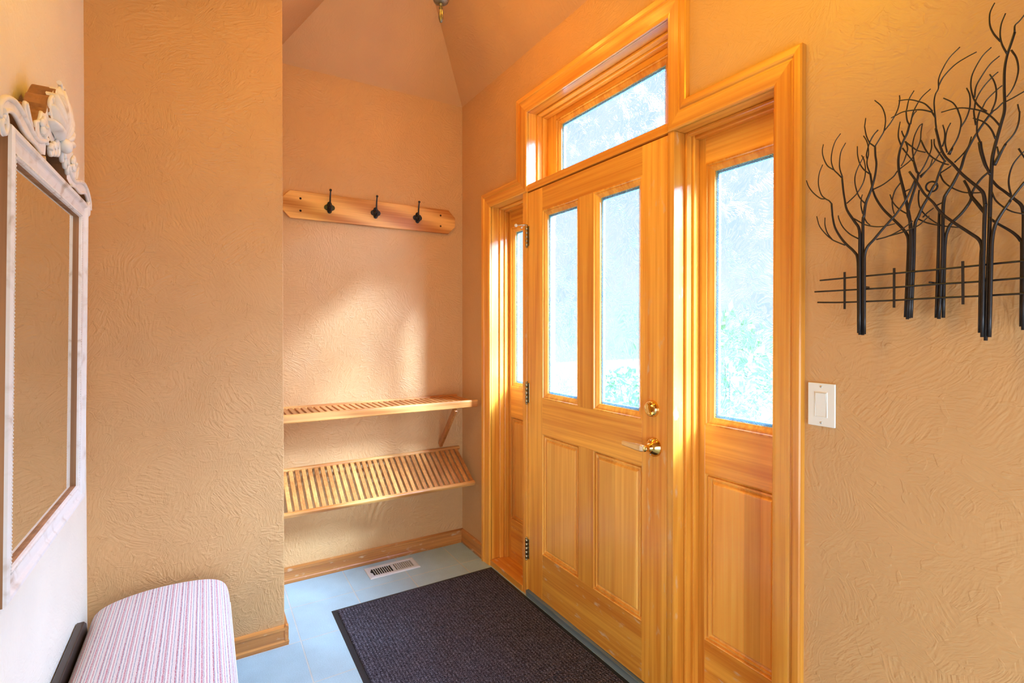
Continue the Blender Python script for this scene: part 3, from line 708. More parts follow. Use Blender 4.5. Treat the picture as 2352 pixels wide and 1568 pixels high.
obj('piping', MB().tube([(x, -1.3365, .266) for x in xs], .0052, 10), M['washed'], bn)
fb = MB().box(BX0+.01, BX1, -1.758, -1.346, .18, .262)
obj('frame', fb, M['dark_wood'], bn, .006, 3)
obj('back_rail', MB().prism([(BX0+.075, .20), (BX1, .20), (BX1, .388), (BX0+.135, .388), (BX0+.100, .366), (BX0+.080, .32)], lambda u, v, d: (u, d, v), -1.787, -1.766), M['dark_wood'], bn, .003)  # dark strip closing the gap between cushion and wall
for x in (BX0+.05, BX1-.05):
    for y in (-1.735, -1.370): obj('leg', MB().tube([(x, y, 0), (x, y, .18)], [.014, .021], 12), M['dark_wood'], bn)

# ------------------------------------------------------------------ carved wall mirror
MZ, MH, MX0_, MX1_, MYB = .845, .917, .920, 1.651, -1.7885
mr = thing('wall_mirror', 'whitewashed carved-frame mirror with scrolled shell crest on the left wall', 'mirror', (1.2855, MYB, MZ))
mfn = lambda u, v, d: (u, MYB+d, v)
FP = [(0, 0), (0, .043), (.002, .048), (.008, .0515), (.014, .050), (.018, .045), (.021, .0435), (.030, .0425), (.040, .0395), (.042, .041), (.045, .0435), (.049, .0435), (.052, .041), (.053, .036), (.053, .028)]
obj('frame', MB().sweep(rect(MX0_, MX1_, MZ, MZ+MH), FP, mfn, closed=True, mi=[1]+[0]*12+[1]), [M['washed'], M['frame_brown']], mr)
bd = MB()
for (u0, v0, u1, v1) in ((MX0_+.047, MZ+.047, MX1_-.047, MZ+.047), (MX0_+.047, MZ+MH-.047, MX1_-.047, MZ+MH-.047), (MX0_+.047, MZ+.047, MX0_+.047, MZ+MH-.047), (MX1_-.047, MZ+.047, MX1_-.047, MZ+MH-.047)):
    n = int(math.hypot(u1-u0, v1-v0)/.0072)
    for k in range(n+1):
        t = k/n; bd.lathe([(.0, .0018), (.0018, .0011), (.0026, 0)], (u0+(u1-u0)*t, MYB+.0434, v0+(v1-v0)*t), 6, 'Y')
obj('beading', bd, M['washed'], mr)
obj('mirror_glass', MB().box(MX0_+.050, MX1_-.050, MYB+.022, MYB+.029, MZ+.050, MZ+MH-.050), M['mirror'], mr)
obj('backing', MB().box(MX0_+.01, MX1_-.01, MYB+.001, MYB+.008, MZ+.01, MZ+MH-.01), M['frame_brown'], mr)
CU, CV = 1.2855, MZ+MH
OUT = [(.422, -.010), (.418, .015), (.388, .038), (.345, .050), (.303, .050), (.262, .042), (.222, .032), (.185, .028), (.141, .035), (.100, .052)]
INN = [(.108, .012), (.150, .006), (.200, .012), (.245, .010), (.285, .014), (.323, .024), (.356, .025), (.386, .013), (.401, -.006), (.393, -.014), (.381, -.010), (.375, -.020), (.388, -.034), (.407, -.037), (.420, -.028)]
def crest(sgn):
    fn = lambda u, v, d: (CU+sgn*u, MYB+d, CV+v)
    o = [(p.x, p.y) for p in spline([(a, b, 0) for a, b in OUT], 4)]+[(p.x, p.y) for p in spline([(a, b, 0) for a, b in INN], 3)]
    b = MB().prism(o, fn, .002, .044, 1, 0)
    sc = obj('scroll', b, [M['washed'], M['frame_brown']], mr, .002)
    rim = spline([fn(a, b_, .044) for a, b_ in [(.388, -.020), (.398, -.010)] + [(.413, -.030)] + OUT], 4)
    rim2 = spline([fn(a, b_, .044) for a, b_ in OUT], 4)
    inn = spline([fn(a, b_, .044) for a, b_ in INN[1:9]], 4)
    obj('scroll_rim', MB().tube(rim2, .0058, 8).tube(inn, .0045, 8), M['washed'], sc)
    # volute eye
    ev = [fn(.398+.020*(1-k/26)*math.cos(k*.36+PI*.45), -.014+.024*(1-k/26)*math.sin(k*.36+PI*.45), .044) for k in range(22)]
    obj('volute', MB().tube(ev, [.0060-.0022*k/21 for k in range(22)], 8), M['washed'], sc)
    # acanthus leaves climbing beside the shell: thick, bare-sided, washed in front
    for nm, pts, d1 in (('leaf', [(.205, .034), (.236, .040), (.256, .062), (.252, .080), (.234, .079), (.226, .066), (.212, .056)], .042),
                        ('leaf', [(.105, .040), (.190, .034), (.196, .058), (.168, .072), (.150, .098), (.118, .108), (.100, .132), (.086, .132), (.070, .100)], .046),
                        ('leaf', [(.030, .090), (.098, .110), (.100, .140), (.082, .160), (.060, .166), (.050, .188), (.034, .196), (.020, .170)], .050)):
        q = [(p.x, p.y) for p in spline([(a, b_, 0) for a, b_ in pts], 4)]
        lf = obj(nm, MB().prism(q, fn, .003, d1, 1, 0), [M['washed'], M['frame_brown']], mr, .003)
        vein = spline([fn(*p, d1) for p in (pts[0], ((pts[0][0]+pts[3][0])/2, (pts[0][1]+pts[3][1])/2), pts[3])], 5)
        obj('leaf_rib', MB().tube(vein, .0042, 8).tube(spline([fn(*p, d1-.002) for p in pts[1:5]], 4), .0038, 8), M['washed'], lf)
    # curls under the shell and a little flower
    for cx, cz, r in ((.028, .050, .017), (.058, .040, .014), (.086, .030, .012)):
        cv = [fn(cx+r*(1-k/24)*math.cos(k*.42), cz+r*1.35*(1-k/24)*math.sin(k*.42), .050-.0002*k) for k in range(20)]
        obj('curl', MB().tube(cv, [.0060-.002*k/19 for k in range(20)], 8), M['washed'], mr)
    fl = MB()
    for k in range(5):
        a = k*2*PI/5+.3; fl.sphere(fn(.152+.013*math.cos(a), .066+.013*math.sin(a), .050), .0105, 10, 1, .5, 1)
    fl.sphere(fn(.152, .066, .055), .005, 8); fl.prism([(.140, .045), (.164, .045), (.160, .075), (.144, .075)], fn, .003, .048)
    obj('flower', fl, M['washed'], mr)
    return sc
crest(1); crest(-1)
cf = lambda u, v, d: (CU+u, MYB+d, CV+v)
sh = [(-.112, .086), (-.085, .060), (0, .045), (.085, .060), (.112, .086), (.104, .130), (.070, .170), (.040, .195), (.022, .188), (.0, .208), (-.022, .188), (-.040, .195), (-.070, .170), (-.104, .130)]
shb = obj('shell', MB().prism([(p.x, p.y) for p in spline([(a, b_, 0) for a, b_ in sh+[sh[0]]], 3)][:-1], cf, .003, .046, 1, 0), [M['washed'], M['frame_brown']], mr, .003)
lob = MB()
for k in range(-4, 5):
    a = k*.335; L = .118-.030*(abs(k)/4)**1.5; wd = .0112
    for t0 in range(1):
        dirv = Vector((math.sin(a), math.cos(a))); side = Vector((dirv.y, -dirv.x)); R0 = []
        for i in range(9):
            t = i/8; cpt = Vector((0, .078))+dirv*(.012+t*L); ww = wd*(.35+.9*math.sin(PI*(.12+.80*t)))*(1 if t < .95 else .7); hgt = .046+.020*math.sin(PI*(.15+.72*t))
            R0.append([lob.bm.verts.new(cf(*(cpt+side*ww*math.cos(q*PI/6)), hgt-.018+.023*math.sin(q*PI/6))) for q in range(7)])
        for i in range(8):
            for q in range(6):
                fc = lob.bm.faces.new((R0[i][q], R0[i][q+1], R0[i+1][q+1], R0[i+1][q])); fc.smooth = True
        lob.bm.faces.new(R0[0]); lob.bm.faces.new(R0[-1])
obj('shell_flutes', lob, M['washed'], shb)
for sg in (-1, 1):
    tip = [cf(sg*(.014+.018*(1-k/20)*math.cos(k*.40+1.2)), .204+.016*(1-k/20)*math.sin(k*.40+1.2), .050) for k in range(16)]
    obj('tip_curl', MB().tube(tip, [.0055-.002*k/15 for k in range(16)], 8), M['washed'], shb)
obj('shell_boss', MB().sphere(cf(0, .070, .060), .020, 16, 1.15, .7, .9), M['washed'], shb)
mr.rotation_euler = (-.0142, 0, 0)

# ------------------------------------------------------------------ hanging lamp (only its bottom shows in the photo)
LX_, LY_, LZ_ = .970, -.5615, 2.656
cl = thing('chandelier', 'verdigris bronze hanging lamp ending in a slim finial at the top edge', 'ceiling lamp', (LX_, LY_, RZ))
prof = [(0, 0), (.005, .002), (.0092, .012), (.0105, .024), (.0095, .038), (.0066, .051), (.0060, .054), (.0080, .058), (.0082, .062), (.0062, .066), (.0068, .071), (.0098, .0745), (.0098, .078), (.0085, .080)]
obj('finial', MB().lathe(prof, (LX_, LY_, LZ_), 24), M['patina'], cl)
obj('bowl', MB().lathe([(.0085, .079), (.020, .080), (.030, .087), (.0345, .098), (.036, .112), (.046, .128), (.048, .136), (.030, .150), (.016, .168), (.012, .20)], (LX_, LY_, LZ_), 28), M['patina'], cl)
obj('stem', MB().tube([(LX_, LY_, LZ_+.19), (LX_, LY_, RZ-.03)], .008, 12), M['patina'], cl)
obj('canopy', MB().lathe([(.008, -.05), (.03, -.035), (.06, -.012), (.062, -.002)], (LX_, LY_, RZ-.02), 24), M['patina'], cl)
LAMPS = []
for k in range(3):
    a = math.atan2(.80, .60)+k*2*PI/3; ca, sa = math.cos(a), math.sin(a); P_ = lambda r, z: (LX_+ca*r, LY_+sa*r, LZ_+z)
    obj('arm', MB().tube(spline([P_(.024, .098), P_(.060, .112), P_(.105, .170), P_(.130, .280), P_(.155, .370), P_(.185, .385), P_(.200, .360)], 5), .0055, 10), M['patina'], cl)
    obj('lamp_shade', MB().lathe([(.016, .36), (.030, .350), (.042, .325), (.052, .285), (.058, .270), (.056, .272), (.049, .287), (.039, .323), (.027, .346), (.012, .352)], P_(.200, 0), 24), M['lamp_glass'], cl)
    LAMPS.append(P_(.200, .275))

# ------------------------------------------------------------------ wall sculpture: five bare trees and a fence of welded rod
art = thing('wall_sculpture', 'dark bronze wire sculpture of bare trees and a rail fence on the right wall', 'wall art', (2.45, 0, 1.36))
DEP = {1: .046, 2: .032, 3: .024, 4: .052, 5: .030}
ROOT = {}
def rodmesh(name, pts, y, r0, r1, par, n=8):
    p = spline([(x, y, z) for x, z in pts], 4)
    return obj(name, MB().tube(p, [r0+(r1-r0)*i/(len(p)-1) for i in range(len(p))], n), M['art_iron'], par)
RODS = [
(1,'R',[(2.3363,1.3615),(2.3351,1.4908),(2.3337,1.543),(2.326,1.5614),(2.3077,1.5825),(2.2931,1.6035),(2.2803,1.6302),(2.2748,1.6582),(2.274,1.6665),(2.272,1.6916)]),
(1,'R',[(2.3409,1.3572),(2.3395,1.5553),(2.3387,1.6117),(2.3277,1.6352),(2.3104,1.667),(2.3051,1.6934),(2.3014,1.7194),(2.2985,1.7508)]),
(1,'R',[(2.346,1.3566),(2.3448,1.5977),(2.3454,1.6407),(2.3465,1.6413),(2.3506,1.6743),(2.3589,1.6968),(2.3647,1.7141),(2.3703,1.7368),(2.3732,1.7637),(2.3709,1.7846),(2.37,1.8071)]),
(1,'R',[(2.351,1.3588),(2.3503,1.511),(2.3507,1.5496),(2.3564,1.5693),(2.3706,1.5853),(2.389,1.6076),(2.407,1.6273),(2.4182,1.6406),(2.4363,1.6689),(2.4495,1.7),(2.4521,1.7073)]),
(1,'t',[(2.272,1.6916),(2.2663,1.6998),(2.2577,1.7066),(2.247,1.72),(2.24,1.7477),(2.2419,1.7755),(2.2505,1.7963)]),
(1,'t',[(2.2577,1.7066),(2.2451,1.7103),(2.2272,1.7284),(2.2151,1.7476),(2.2089,1.7655)]),
(1,'t',[(2.3056,1.5805),(2.2868,1.591),(2.274,1.5996),(2.2587,1.6156),(2.2432,1.6387),(2.2359,1.6655)]),
(1,'t',[(2.2751,1.5983),(2.2631,1.6171),(2.2569,1.6387),(2.2568,1.6581)]),
(1,'t',[(2.2985,1.7512),(2.292,1.7742),(2.2914,1.7939),(2.2946,1.8164),(2.3054,1.8354)]),
(1,'t',[(2.2967,1.7506),(2.2866,1.764),(2.2772,1.7772),(2.2715,1.7995),(2.2733,1.8227),(2.2806,1.846),(2.2935,1.8624)]),
(1,'t',[(2.2772,1.7758),(2.2621,1.7902),(2.2524,1.8128),(2.2494,1.8317),(2.2518,1.848)]),
(1,'t',[(2.3087,1.684),(2.3211,1.6938),(2.3325,1.7047),(2.3453,1.7262),(2.3502,1.7513),(2.3476,1.7782),(2.3415,1.794)]),
(1,'t',[(2.3356,1.5921),(2.3162,1.6065),(2.3,1.6266),(2.2908,1.6477),(2.2889,1.6578)]),
(1,'t',[(2.3249,1.6434),(2.3371,1.6336),(2.3508,1.6236),(2.3742,1.615),(2.3936,1.6135),(2.4124,1.6157)]),
(1,'t',[(2.37,1.8061),(2.3633,1.8137),(2.3583,1.8199),(2.3515,1.8389),(2.348,1.8606),(2.348,1.8631),(2.3503,1.881)]),
(1,'t',[(2.3697,1.8056),(2.3824,1.8253),(2.3893,1.8387),(2.3919,1.8664),(2.3844,1.8952),(2.3692,1.9166)]),
(1,'t',[(2.3893,1.8374),(2.4028,1.8523),(2.416,1.8758),(2.4203,1.8972),(2.4198,1.9088)]),
(1,'t',[(2.3578,1.8172),(2.366,1.8332),(2.3765,1.8443)]),
(1,'t',[(2.3497,1.6754),(2.3403,1.6878),(2.3325,1.7047),(2.3271,1.7306),(2.3282,1.7513),(2.3365,1.7719),(2.3467,1.7897)]),
(1,'t',[(2.3448,1.651),(2.3409,1.6707),(2.3412,1.6876),(2.3437,1.6984)]),
(1,'t',[(2.3473,1.643),(2.3533,1.6297),(2.3609,1.621)]),
(1,'t',[(2.3743,1.5845),(2.4001,1.5889),(2.4278,1.6015),(2.4472,1.6158)]),
(1,'t',[(2.4001,1.5889),(2.4294,1.5941),(2.4546,1.6022),(2.4661,1.6106),(2.4774,1.6215)]),
(2,'R',[(2.4281,1.3989),(2.4327,1.5326),(2.4332,1.5726),(2.4301,1.5891),(2.4197,1.6069),(2.4009,1.6319),(2.3816,1.6576),(2.3667,1.6858),(2.3591,1.7099),(2.3576,1.7215),(2.3541,1.7487)]),
(2,'R',[(2.4334,1.394),(2.4383,1.5319),(2.438,1.6065),(2.4333,1.6447),(2.4262,1.6836),(2.4192,1.7175),(2.4147,1.7417),(2.4139,1.767),(2.4181,1.7908),(2.4251,1.8086),(2.4307,1.8201),(2.4351,1.8376)]),
(2,'R',[(2.4394,1.3971),(2.4439,1.5313),(2.4451,1.6053),(2.4523,1.6277),(2.4598,1.6473),(2.4684,1.6637),(2.4789,1.6872),(2.4839,1.6948),(2.4902,1.717),(2.4978,1.7354),(2.501,1.7393)]),
(2,'R',[(2.4367,1.396),(2.441,1.5316),(2.439,1.6116),(2.4333,1.642),(2.4519,1.7139),(2.4491,1.7293),(2.4435,1.7537)]),
(2,'t',[(2.4435,1.7537),(2.4406,1.7759),(2.4406,1.7923),(2.4446,1.8123),(2.4527,1.8292),(2.4588,1.8336)]),
(2,'t',[(2.3541,1.7487),(2.3481,1.7672),(2.3472,1.7807),(2.3502,1.7949),(2.3496,1.8139),(2.3461,1.8301),(2.3392,1.8446)]),
(2,'t',[(2.3533,1.748),(2.3422,1.7593),(2.3318,1.7774),(2.3264,1.7999),(2.3254,1.8232)]),
(2,'t',[(2.3481,1.7842),(2.3458,1.7962),(2.3496,1.8139),(2.3538,1.8258),(2.3621,1.84),(2.3712,1.8482)]),
(2,'t',[(2.361,1.7085),(2.3824,1.7156),(2.4031,1.7288),(2.4124,1.7408),(2.4367,1.7575),(2.4475,1.7755),(2.4549,1.796),(2.4562,1.815),(2.4588,1.8336)]),
(2,'t',[(2.4351,1.8376),(2.4298,1.8501),(2.4276,1.8707),(2.429,1.878),(2.4331,1.8979),(2.4427,1.9139)]),
(2,'t',[(2.4362,1.8397),(2.4389,1.8552),(2.4429,1.8696),(2.4564,1.8922),(2.4737,1.9056)]),
(2,'t',[(2.4386,1.8536),(2.443,1.8619),(2.4478,1.8659)]),
(2,'t',[(2.418,1.7975),(2.4129,1.8158),(2.4128,1.8326),(2.4159,1.8524)]),
(2,'t',[(2.4251,1.8128),(2.4215,1.8214),(2.419,1.8305)]),
(2,'t',[(2.4258,1.8034),(2.4392,1.7878),(2.4489,1.7767),(2.4651,1.767)]),
(2,'t',[(2.4209,1.79),(2.4309,1.7721),(2.4421,1.7525)]),
(2,'t',[(2.4272,1.803),(2.4308,1.787),(2.4295,1.7775),(2.4239,1.7592),(2.4183,1.7491)]),
(2,'t',[(2.4172,1.7108),(2.4064,1.6953),(2.401,1.6747),(2.4019,1.6563),(2.4051,1.6411)]),
(2,'t',[(2.4343,1.6338),(2.4175,1.6478),(2.4034,1.6669),(2.3962,1.6885)]),
(2,'t',[(2.4532,1.7217),(2.4626,1.7371),(2.4705,1.7558),(2.4757,1.7735),(2.4756,1.7927)]),
(2,'t',[(2.456,1.7129),(2.4653,1.7235),(2.4798,1.7404),(2.4926,1.7605)]),
(2,'t',[(2.4546,1.7165),(2.4719,1.7314),(2.4778,1.7489)]),
(2,'t',[(2.4562,1.7972),(2.4664,1.7699),(2.4797,1.75),(2.4978,1.7338),(2.5067,1.7283)]),
(2,'t',[(2.4265,1.6889),(2.4356,1.6921)]),
(3,'R',[(2.4834,1.3966),(2.486,1.5209),(2.4873,1.6266),(2.4885,1.633)]),
(3,'R',[(2.4892,1.394),(2.4947,1.526),(2.4953,1.6283),(2.4972,1.656),(2.5005,1.6667),(2.5105,1.6832),(2.5191,1.7014),(2.5263,1.7181),(2.5323,1.7426),(2.5417,1.7642),(2.5522,1.7837),(2.5614,1.7987),(2.5716,1.813),(2.5772,1.8207)]),
(3,'R',[(2.496,1.3965),(2.4977,1.5512),(2.5037,1.5911),(2.5117,1.6049),(2.5275,1.622),(2.541,1.6441),(2.5435,1.6602),(2.5504,1.6752),(2.5597,1.6881),(2.5688,1.6962)]),
(3,'R',[(2.5647,1.6149),(2.5542,1.6336),(2.5429,1.6542),(2.5386,1.6704),(2.5313,1.689)]),
(3,'t',[(2.4881,1.7156),(2.4953,1.6963),(2.508,1.6807),(2.5266,1.6663),(2.5423,1.6604),(2.5598,1.6572)]),
(3,'t',[(2.4894,1.7161),(2.504,1.724),(2.509,1.7274)]),
(3,'t',[(2.514,1.7323),(2.5274,1.7455),(2.537,1.7596),(2.5422,1.7793)]),
(3,'t',[(2.484,1.6465),(2.4943,1.6507)]),
(3,'t',[(2.446,1.6245),(2.4658,1.6104),(2.4933,1.5992),(2.5217,1.5906)]),
(3,'t',[(2.4505,1.6877),(2.4492,1.6684),(2.452,1.6481),(2.4616,1.63),(2.4786,1.6108),(2.4913,1.6008)]),
(3,'t',[(2.4576,1.6242),(2.4669,1.6338),(2.4775,1.6414)]),
(4,'R',[(2.5661,1.3643),(2.5672,1.5101),(2.5683,1.5386),(2.5638,1.5556),(2.551,1.5699),(2.5229,1.5976),(2.5004,1.6231),(2.4869,1.6472),(2.4698,1.6715),(2.4563,1.7003),(2.4419,1.7274)]),
(4,'R',[(2.5709,1.3555),(2.5721,1.5299),(2.5737,1.6212),(2.5741,1.6231),(2.5714,1.6472),(2.5643,1.6606),(2.5527,1.6753),(2.5361,1.6974),(2.5216,1.7211),(2.5079,1.7418),(2.5003,1.7626),(2.4951,1.7876),(2.4912,1.8076)]),
(4,'R',[(2.5753,1.3485),(2.5776,1.4684),(2.5802,1.5896),(2.5803,1.5985),(2.5812,1.6509),(2.5831,1.7086),(2.5852,1.7284),(2.5894,1.7503),(2.5958,1.7799),(2.601,1.8039),(2.6014,1.8248),(2.6007,1.8537),(2.6011,1.8893),(2.6047,1.9148),(2.6109,1.9375),(2.6155,1.955)]),
(4,'R',[(2.582,1.3557),(2.584,1.5082),(2.5852,1.5524),(2.5899,1.5818),(2.5988,1.6022),(2.6119,1.6253),(2.6105,1.6242),(2.6239,1.6453),(2.632,1.6574)]),
(4,'t',[(2.4912,1.8076),(2.4898,1.8237),(2.4892,1.8334),(2.4878,1.8491),(2.4871,1.8682),(2.4895,1.8829),(2.4946,1.8934),(2.4947,1.912),(2.5007,1.9297),(2.513,1.9505),(2.5312,1.9657)]),
(4,'t',[(2.4946,1.8981),(2.5033,1.9147),(2.5217,1.9313),(2.5396,1.9385),(2.5582,1.9427)]),
(4,'t',[(2.4827,1.8467),(2.4689,1.8556),(2.4555,1.8613),(2.4308,1.8662),(2.4159,1.8633),(2.4059,1.8605)]),
(4,'t',[(2.4895,1.8325),(2.4833,1.8465),(2.4833,1.8492),(2.4715,1.8677),(2.4581,1.8791),(2.4404,1.8899),(2.4208,1.8949)]),
(4,'t',[(2.5022,1.7652),(2.5059,1.7795),(2.5058,1.7966),(2.5026,1.8116)]),
(4,'t',[(2.5104,1.7504),(2.5072,1.7699),(2.5083,1.788),(2.5113,1.8009),(2.5162,1.8116)]),
(4,'t',[(2.5055,1.7348),(2.494,1.7583),(2.4882,1.7726),(2.4875,1.7861)]),
(4,'R',[(2.5129,1.745),(2.5189,1.757)]),
(4,'t',[(2.5189,1.757),(2.5286,1.7769),(2.5332,1.7982),(2.5332,1.8133),(2.5283,1.8333),(2.5283,1.8343),(2.5197,1.8528),(2.5035,1.8689)]),
(4,'t',[(2.5332,1.7966),(2.5415,1.8104),(2.5472,1.8293),(2.5483,1.845),(2.5471,1.8604),(2.5423,1.875)]),
(4,'t',[(2.6155,1.955),(2.6159,1.9675),(2.6221,1.9728),(2.6302,1.9825)]),
(4,'t',[(2.6046,1.9177),(2.5971,1.9398),(2.5943,1.9598),(2.5958,1.9806),(2.6021,1.9987)]),
(4,'t',[(2.5949,1.9466),(2.585,1.9658),(2.5788,1.9863),(2.5781,2.0084),(2.5814,2.0198),(2.5857,2.0283)]),
(4,'t',[(2.611,1.9219),(2.6184,1.9029),(2.6213,1.8806),(2.6186,1.8606),(2.6124,1.8433),(2.6046,1.8322)]),
(4,'t',[(2.5947,1.7789),(2.5837,1.7986),(2.568,1.8173),(2.5402,1.8342),(2.5222,1.8393),(2.4999,1.8397)]),
(4,'t',[(2.5747,1.8145),(2.5657,1.8251),(2.5588,1.8366),(2.5529,1.8521),(2.5493,1.8744),(2.5504,1.8949),(2.5572,1.9128),(2.5685,1.9313),(2.5813,1.9415)]),
(4,'t',[(2.5553,1.8498),(2.5574,1.8712),(2.5665,1.8896),(2.5798,1.9087),(2.5939,1.9183)]),
(4,'t',[(2.5649,1.755),(2.5597,1.7744),(2.5601,1.8009),(2.5634,1.8175),(2.5679,1.8243),(2.5746,1.8379),(2.59,1.8523),(2.598,1.8577)]),
(4,'t',[(2.5579,1.7928),(2.5555,1.8085),(2.5542,1.8238),(2.5554,1.8274),(2.5576,1.8444),(2.5677,1.8641),(2.5821,1.8801),(2.5919,1.8875)]),
(4,'t',[(2.5883,1.755),(2.5816,1.776),(2.5704,1.7944),(2.5532,1.8086)]),
(4,'t',[(2.5814,1.8106),(2.5902,1.8147),(2.5988,1.823),(2.6052,1.8241),(2.6177,1.8285),(2.631,1.8338)]),
(4,'t',[(2.582,1.8119),(2.5879,1.83),(2.5891,1.8512),(2.5855,1.8714),(2.5788,1.888)]),
(4,'R',[(2.5649,1.755),(2.5673,1.7351),(2.5731,1.7085),(2.5776,1.6955),(2.581,1.6844)]),
(4,'R',[(2.5864,1.7019),(2.595,1.7226),(2.6035,1.7402)]),
(4,'t',[(2.6035,1.7402),(2.616,1.7561),(2.6222,1.7752),(2.6236,1.7958),(2.6231,1.797),(2.6207,1.8119)]),
(4,'t',[(2.5934,1.7217),(2.5911,1.7382)]),
(4,'t',[(2.5834,1.6489),(2.589,1.6317),(2.5999,1.6164),(2.6137,1.6037),(2.6303,1.5956)]),
(5,'R',[(2.6228,1.3771),(2.6232,1.5292),(2.6205,1.548),(2.6085,1.5661),(2.5874,1.5861),(2.5766,1.5975)]),
(5,'R',[(2.6265,1.3702),(2.6262,1.5793),(2.6253,1.6024),(2.6219,1.6174),(2.6135,1.6292),(2.5984,1.6484),(2.5863,1.6629),(2.5785,1.6765)]),
(5,'t',[(2.6071,1.6377),(2.6032,1.6603),(2.6036,1.6804),(2.6089,1.7007),(2.6183,1.7153),(2.6265,1.7242)]),
(5,'t',[(2.6171,1.7306),(2.6214,1.7201),(2.6266,1.7072)]),
]
RAILS = [[(2.2419, 1.4979), (2.3, 1.4991), (2.4063, 1.5012), (2.4924, 1.5023), (2.561, 1.5041), (2.6228, 1.5057)], [(2.2287, 1.4691), (2.3028, 1.4688), (2.4065, 1.4686), (2.4863, 1.4701), (2.5612, 1.4705), (2.6229, 1.4724)], [(2.2362, 1.4409), (2.3003, 1.4385), (2.4067, 1.4386), (2.4865, 1.4401), (2.5614, 1.4405), (2.6231, 1.4418)]]
POSTS = [[(2.3038, 1.5138), (2.3042, 1.4212)], [(2.4107, 1.5131), (2.4109, 1.4212)], [(2.5356, 1.5153), (2.5366, 1.4239)]]
RING = [(2.4727, 1.6904)]

allr = list(RODS)
mx = 2.638                                      # the last tree is cut by the frame: finish it with a mirrored copy of its own rods
for t_, k_, p_ in RODS:
    if t_ == 5: allr.append((5, k_, [(round(2*mx-x, 4), z) for x, z in p_]))
for t_ in range(1, 6):
    rods = [p_ for a, k_, p_ in allr if a == t_ and k_ == 'R']
    b = MB()
    for i, p_ in enumerate(rods):
        y = -DEP[t_]-(.0035 if i % 2 else 0); q = spline([(x, y, z) for x, z in p_], 4)
        rr = [.0034-.0011*min(1, max(0, (j/(len(q)-1)-.25)/.5)) for j in range(len(q))]
        b.tube(q, rr, 8)
    ROOT[t_] = obj('tree', b, M['art_iron'], art)
    for a, k_, p_ in allr:
        if a == t_ and k_ == 't': rodmesh('twig', p_, -DEP[t_]-.001, .00165, .0012, ROOT[t_], 6)
for r_ in RAILS:
    r_ = r_+[(2.70, r_[-1][1]+.001), (2.79, r_[-1][1]+.001)]
    rodmesh('fence_rail', r_, -.041, .0021, .0021, art)
for p_ in POSTS+[[(2.715, 1.516), (2.715, 1.424)]]:
    obj('fence_post', MB().obox((p_[0][0], -.0455, p_[0][1]), (p_[1][0], -.0455, p_[1][1]), .0044, .003, (0, 1, 0)), M['art_iron'], art)
obj('hanging_ring', MB().tube([(RING[0][0]+.0105*math.cos(k*PI/10), -.022-.004*math.sin(k*PI/10), RING[0][1]+.0105*math.sin(k*PI/10)) for k in range(21)], .0020, 8), M['art_iron'], art)
for x, z in ((2.338, 1.475), (2.478, 1.475), (2.566, 1.475)):
    obj('standoff', MB().tube([(x, -.0005, z), (x, -.045, z)], .002, 8), M['art_iron'], art)

# ------------------------------------------------------------------ outdoors, seen blurred through the glass
g = obj('front_walk', MB().box(-14, 12, .17, 16, -.16, -.06), M['ground']); g['label'] = 'pale concrete walk outside the door, seen through the glass'; g['category'] = 'ground'; g['kind'] = 'structure'
struct('trim_99', MB().box(-1.2, 4.2, .16, .50, 3.05, 3.11).box(-1.2, 4.2, .48, .52, 3.05, 3.23), M['ext_paint'], label='porch soffit outside above the door')
def shrub(x, y, h, r, n, label, seed):
    rnd = random.Random(seed); t = thing('shrub', label, 'shrub', (x, y, -.06), 'shrubs outside the glass')
    b = MB()
    for i in range(n):
        a = rnd.uniform(0, 2*PI); q = math.acos(rnd.uniform(-1, 1)); rr = rnd.uniform(.55, 1)
        c_ = Vector((x+r*rr*math.sin(q)*math.cos(a), y+r*rr*math.sin(q)*math.sin(a), -.06+h*.52+h*.46*rr*math.cos(q)))
        u = Vector((rnd.uniform(-1, 1), rnd.uniform(-1, 1), rnd.uniform(-.4, 1))).normalized(); v = u.cross(Vector((rnd.uniform(-1, 1), rnd.uniform(-1, 1), rnd.uniform(-1, 1)))).normalized(); s = rnd.uniform(.04, .075)
        b.quad(c_-u*s, c_+v*s*.42, c_+u*s, c_-v*s*.42)
    f_ = obj('foliage', b, M['leaf'], t); f_['kind'] = 'stuff'
    st = MB()
    for i in range(6):
        a = i*PI/3; st.tube([(x, y, -.06), (x+r*.25*math.cos(a), y+r*.25*math.sin(a), h*.35), (x+r*.6*math.cos(a), y+r*.6*math.sin(a), h*.75)], [.02, .014, .006], 6)
    obj('stems', st, M['bark'], t)
shrub(-.30, 3.1, 1.70, .52, 1500, 'green shrub outside, blurred behind the right sidelight glass', 3)
shrub(-1.95, 3.3, .95, .50, 900, 'low green shrub outside, blurred behind the door glass by the deadbolt', 5)

# ------------------------------------------------------------------ light
world = bpy.data.worlds.new('overcast_day'); SC.world = world; world.use_nodes = True
nt = world.node_tree; bg = nt.nodes['Background']
tc = N(nt, 'ShaderNodeTexCoord')
nrm = N(nt, 'ShaderNodeVectorMath', operation='NORMALIZE'); nt.links.new(tc.outputs['Generated'], nrm.inputs[0])
sep = N(nt, 'ShaderNodeSeparateXYZ'); nt.links.new(nrm.outputs[0], sep.inputs[0])
sky = ramp(nt, sep.outputs['Z'], [(0.0, (.90, .96, 1.0)), (.35, (.86, .94, 1.0)), (.9, (.62, .80, .98))])
nt.links.new(sky, bg.inputs['Color'])
bg.inputs['Strength'].default_value = 1.15
world.cycles.sampling_method = 'AUTOMATIC'

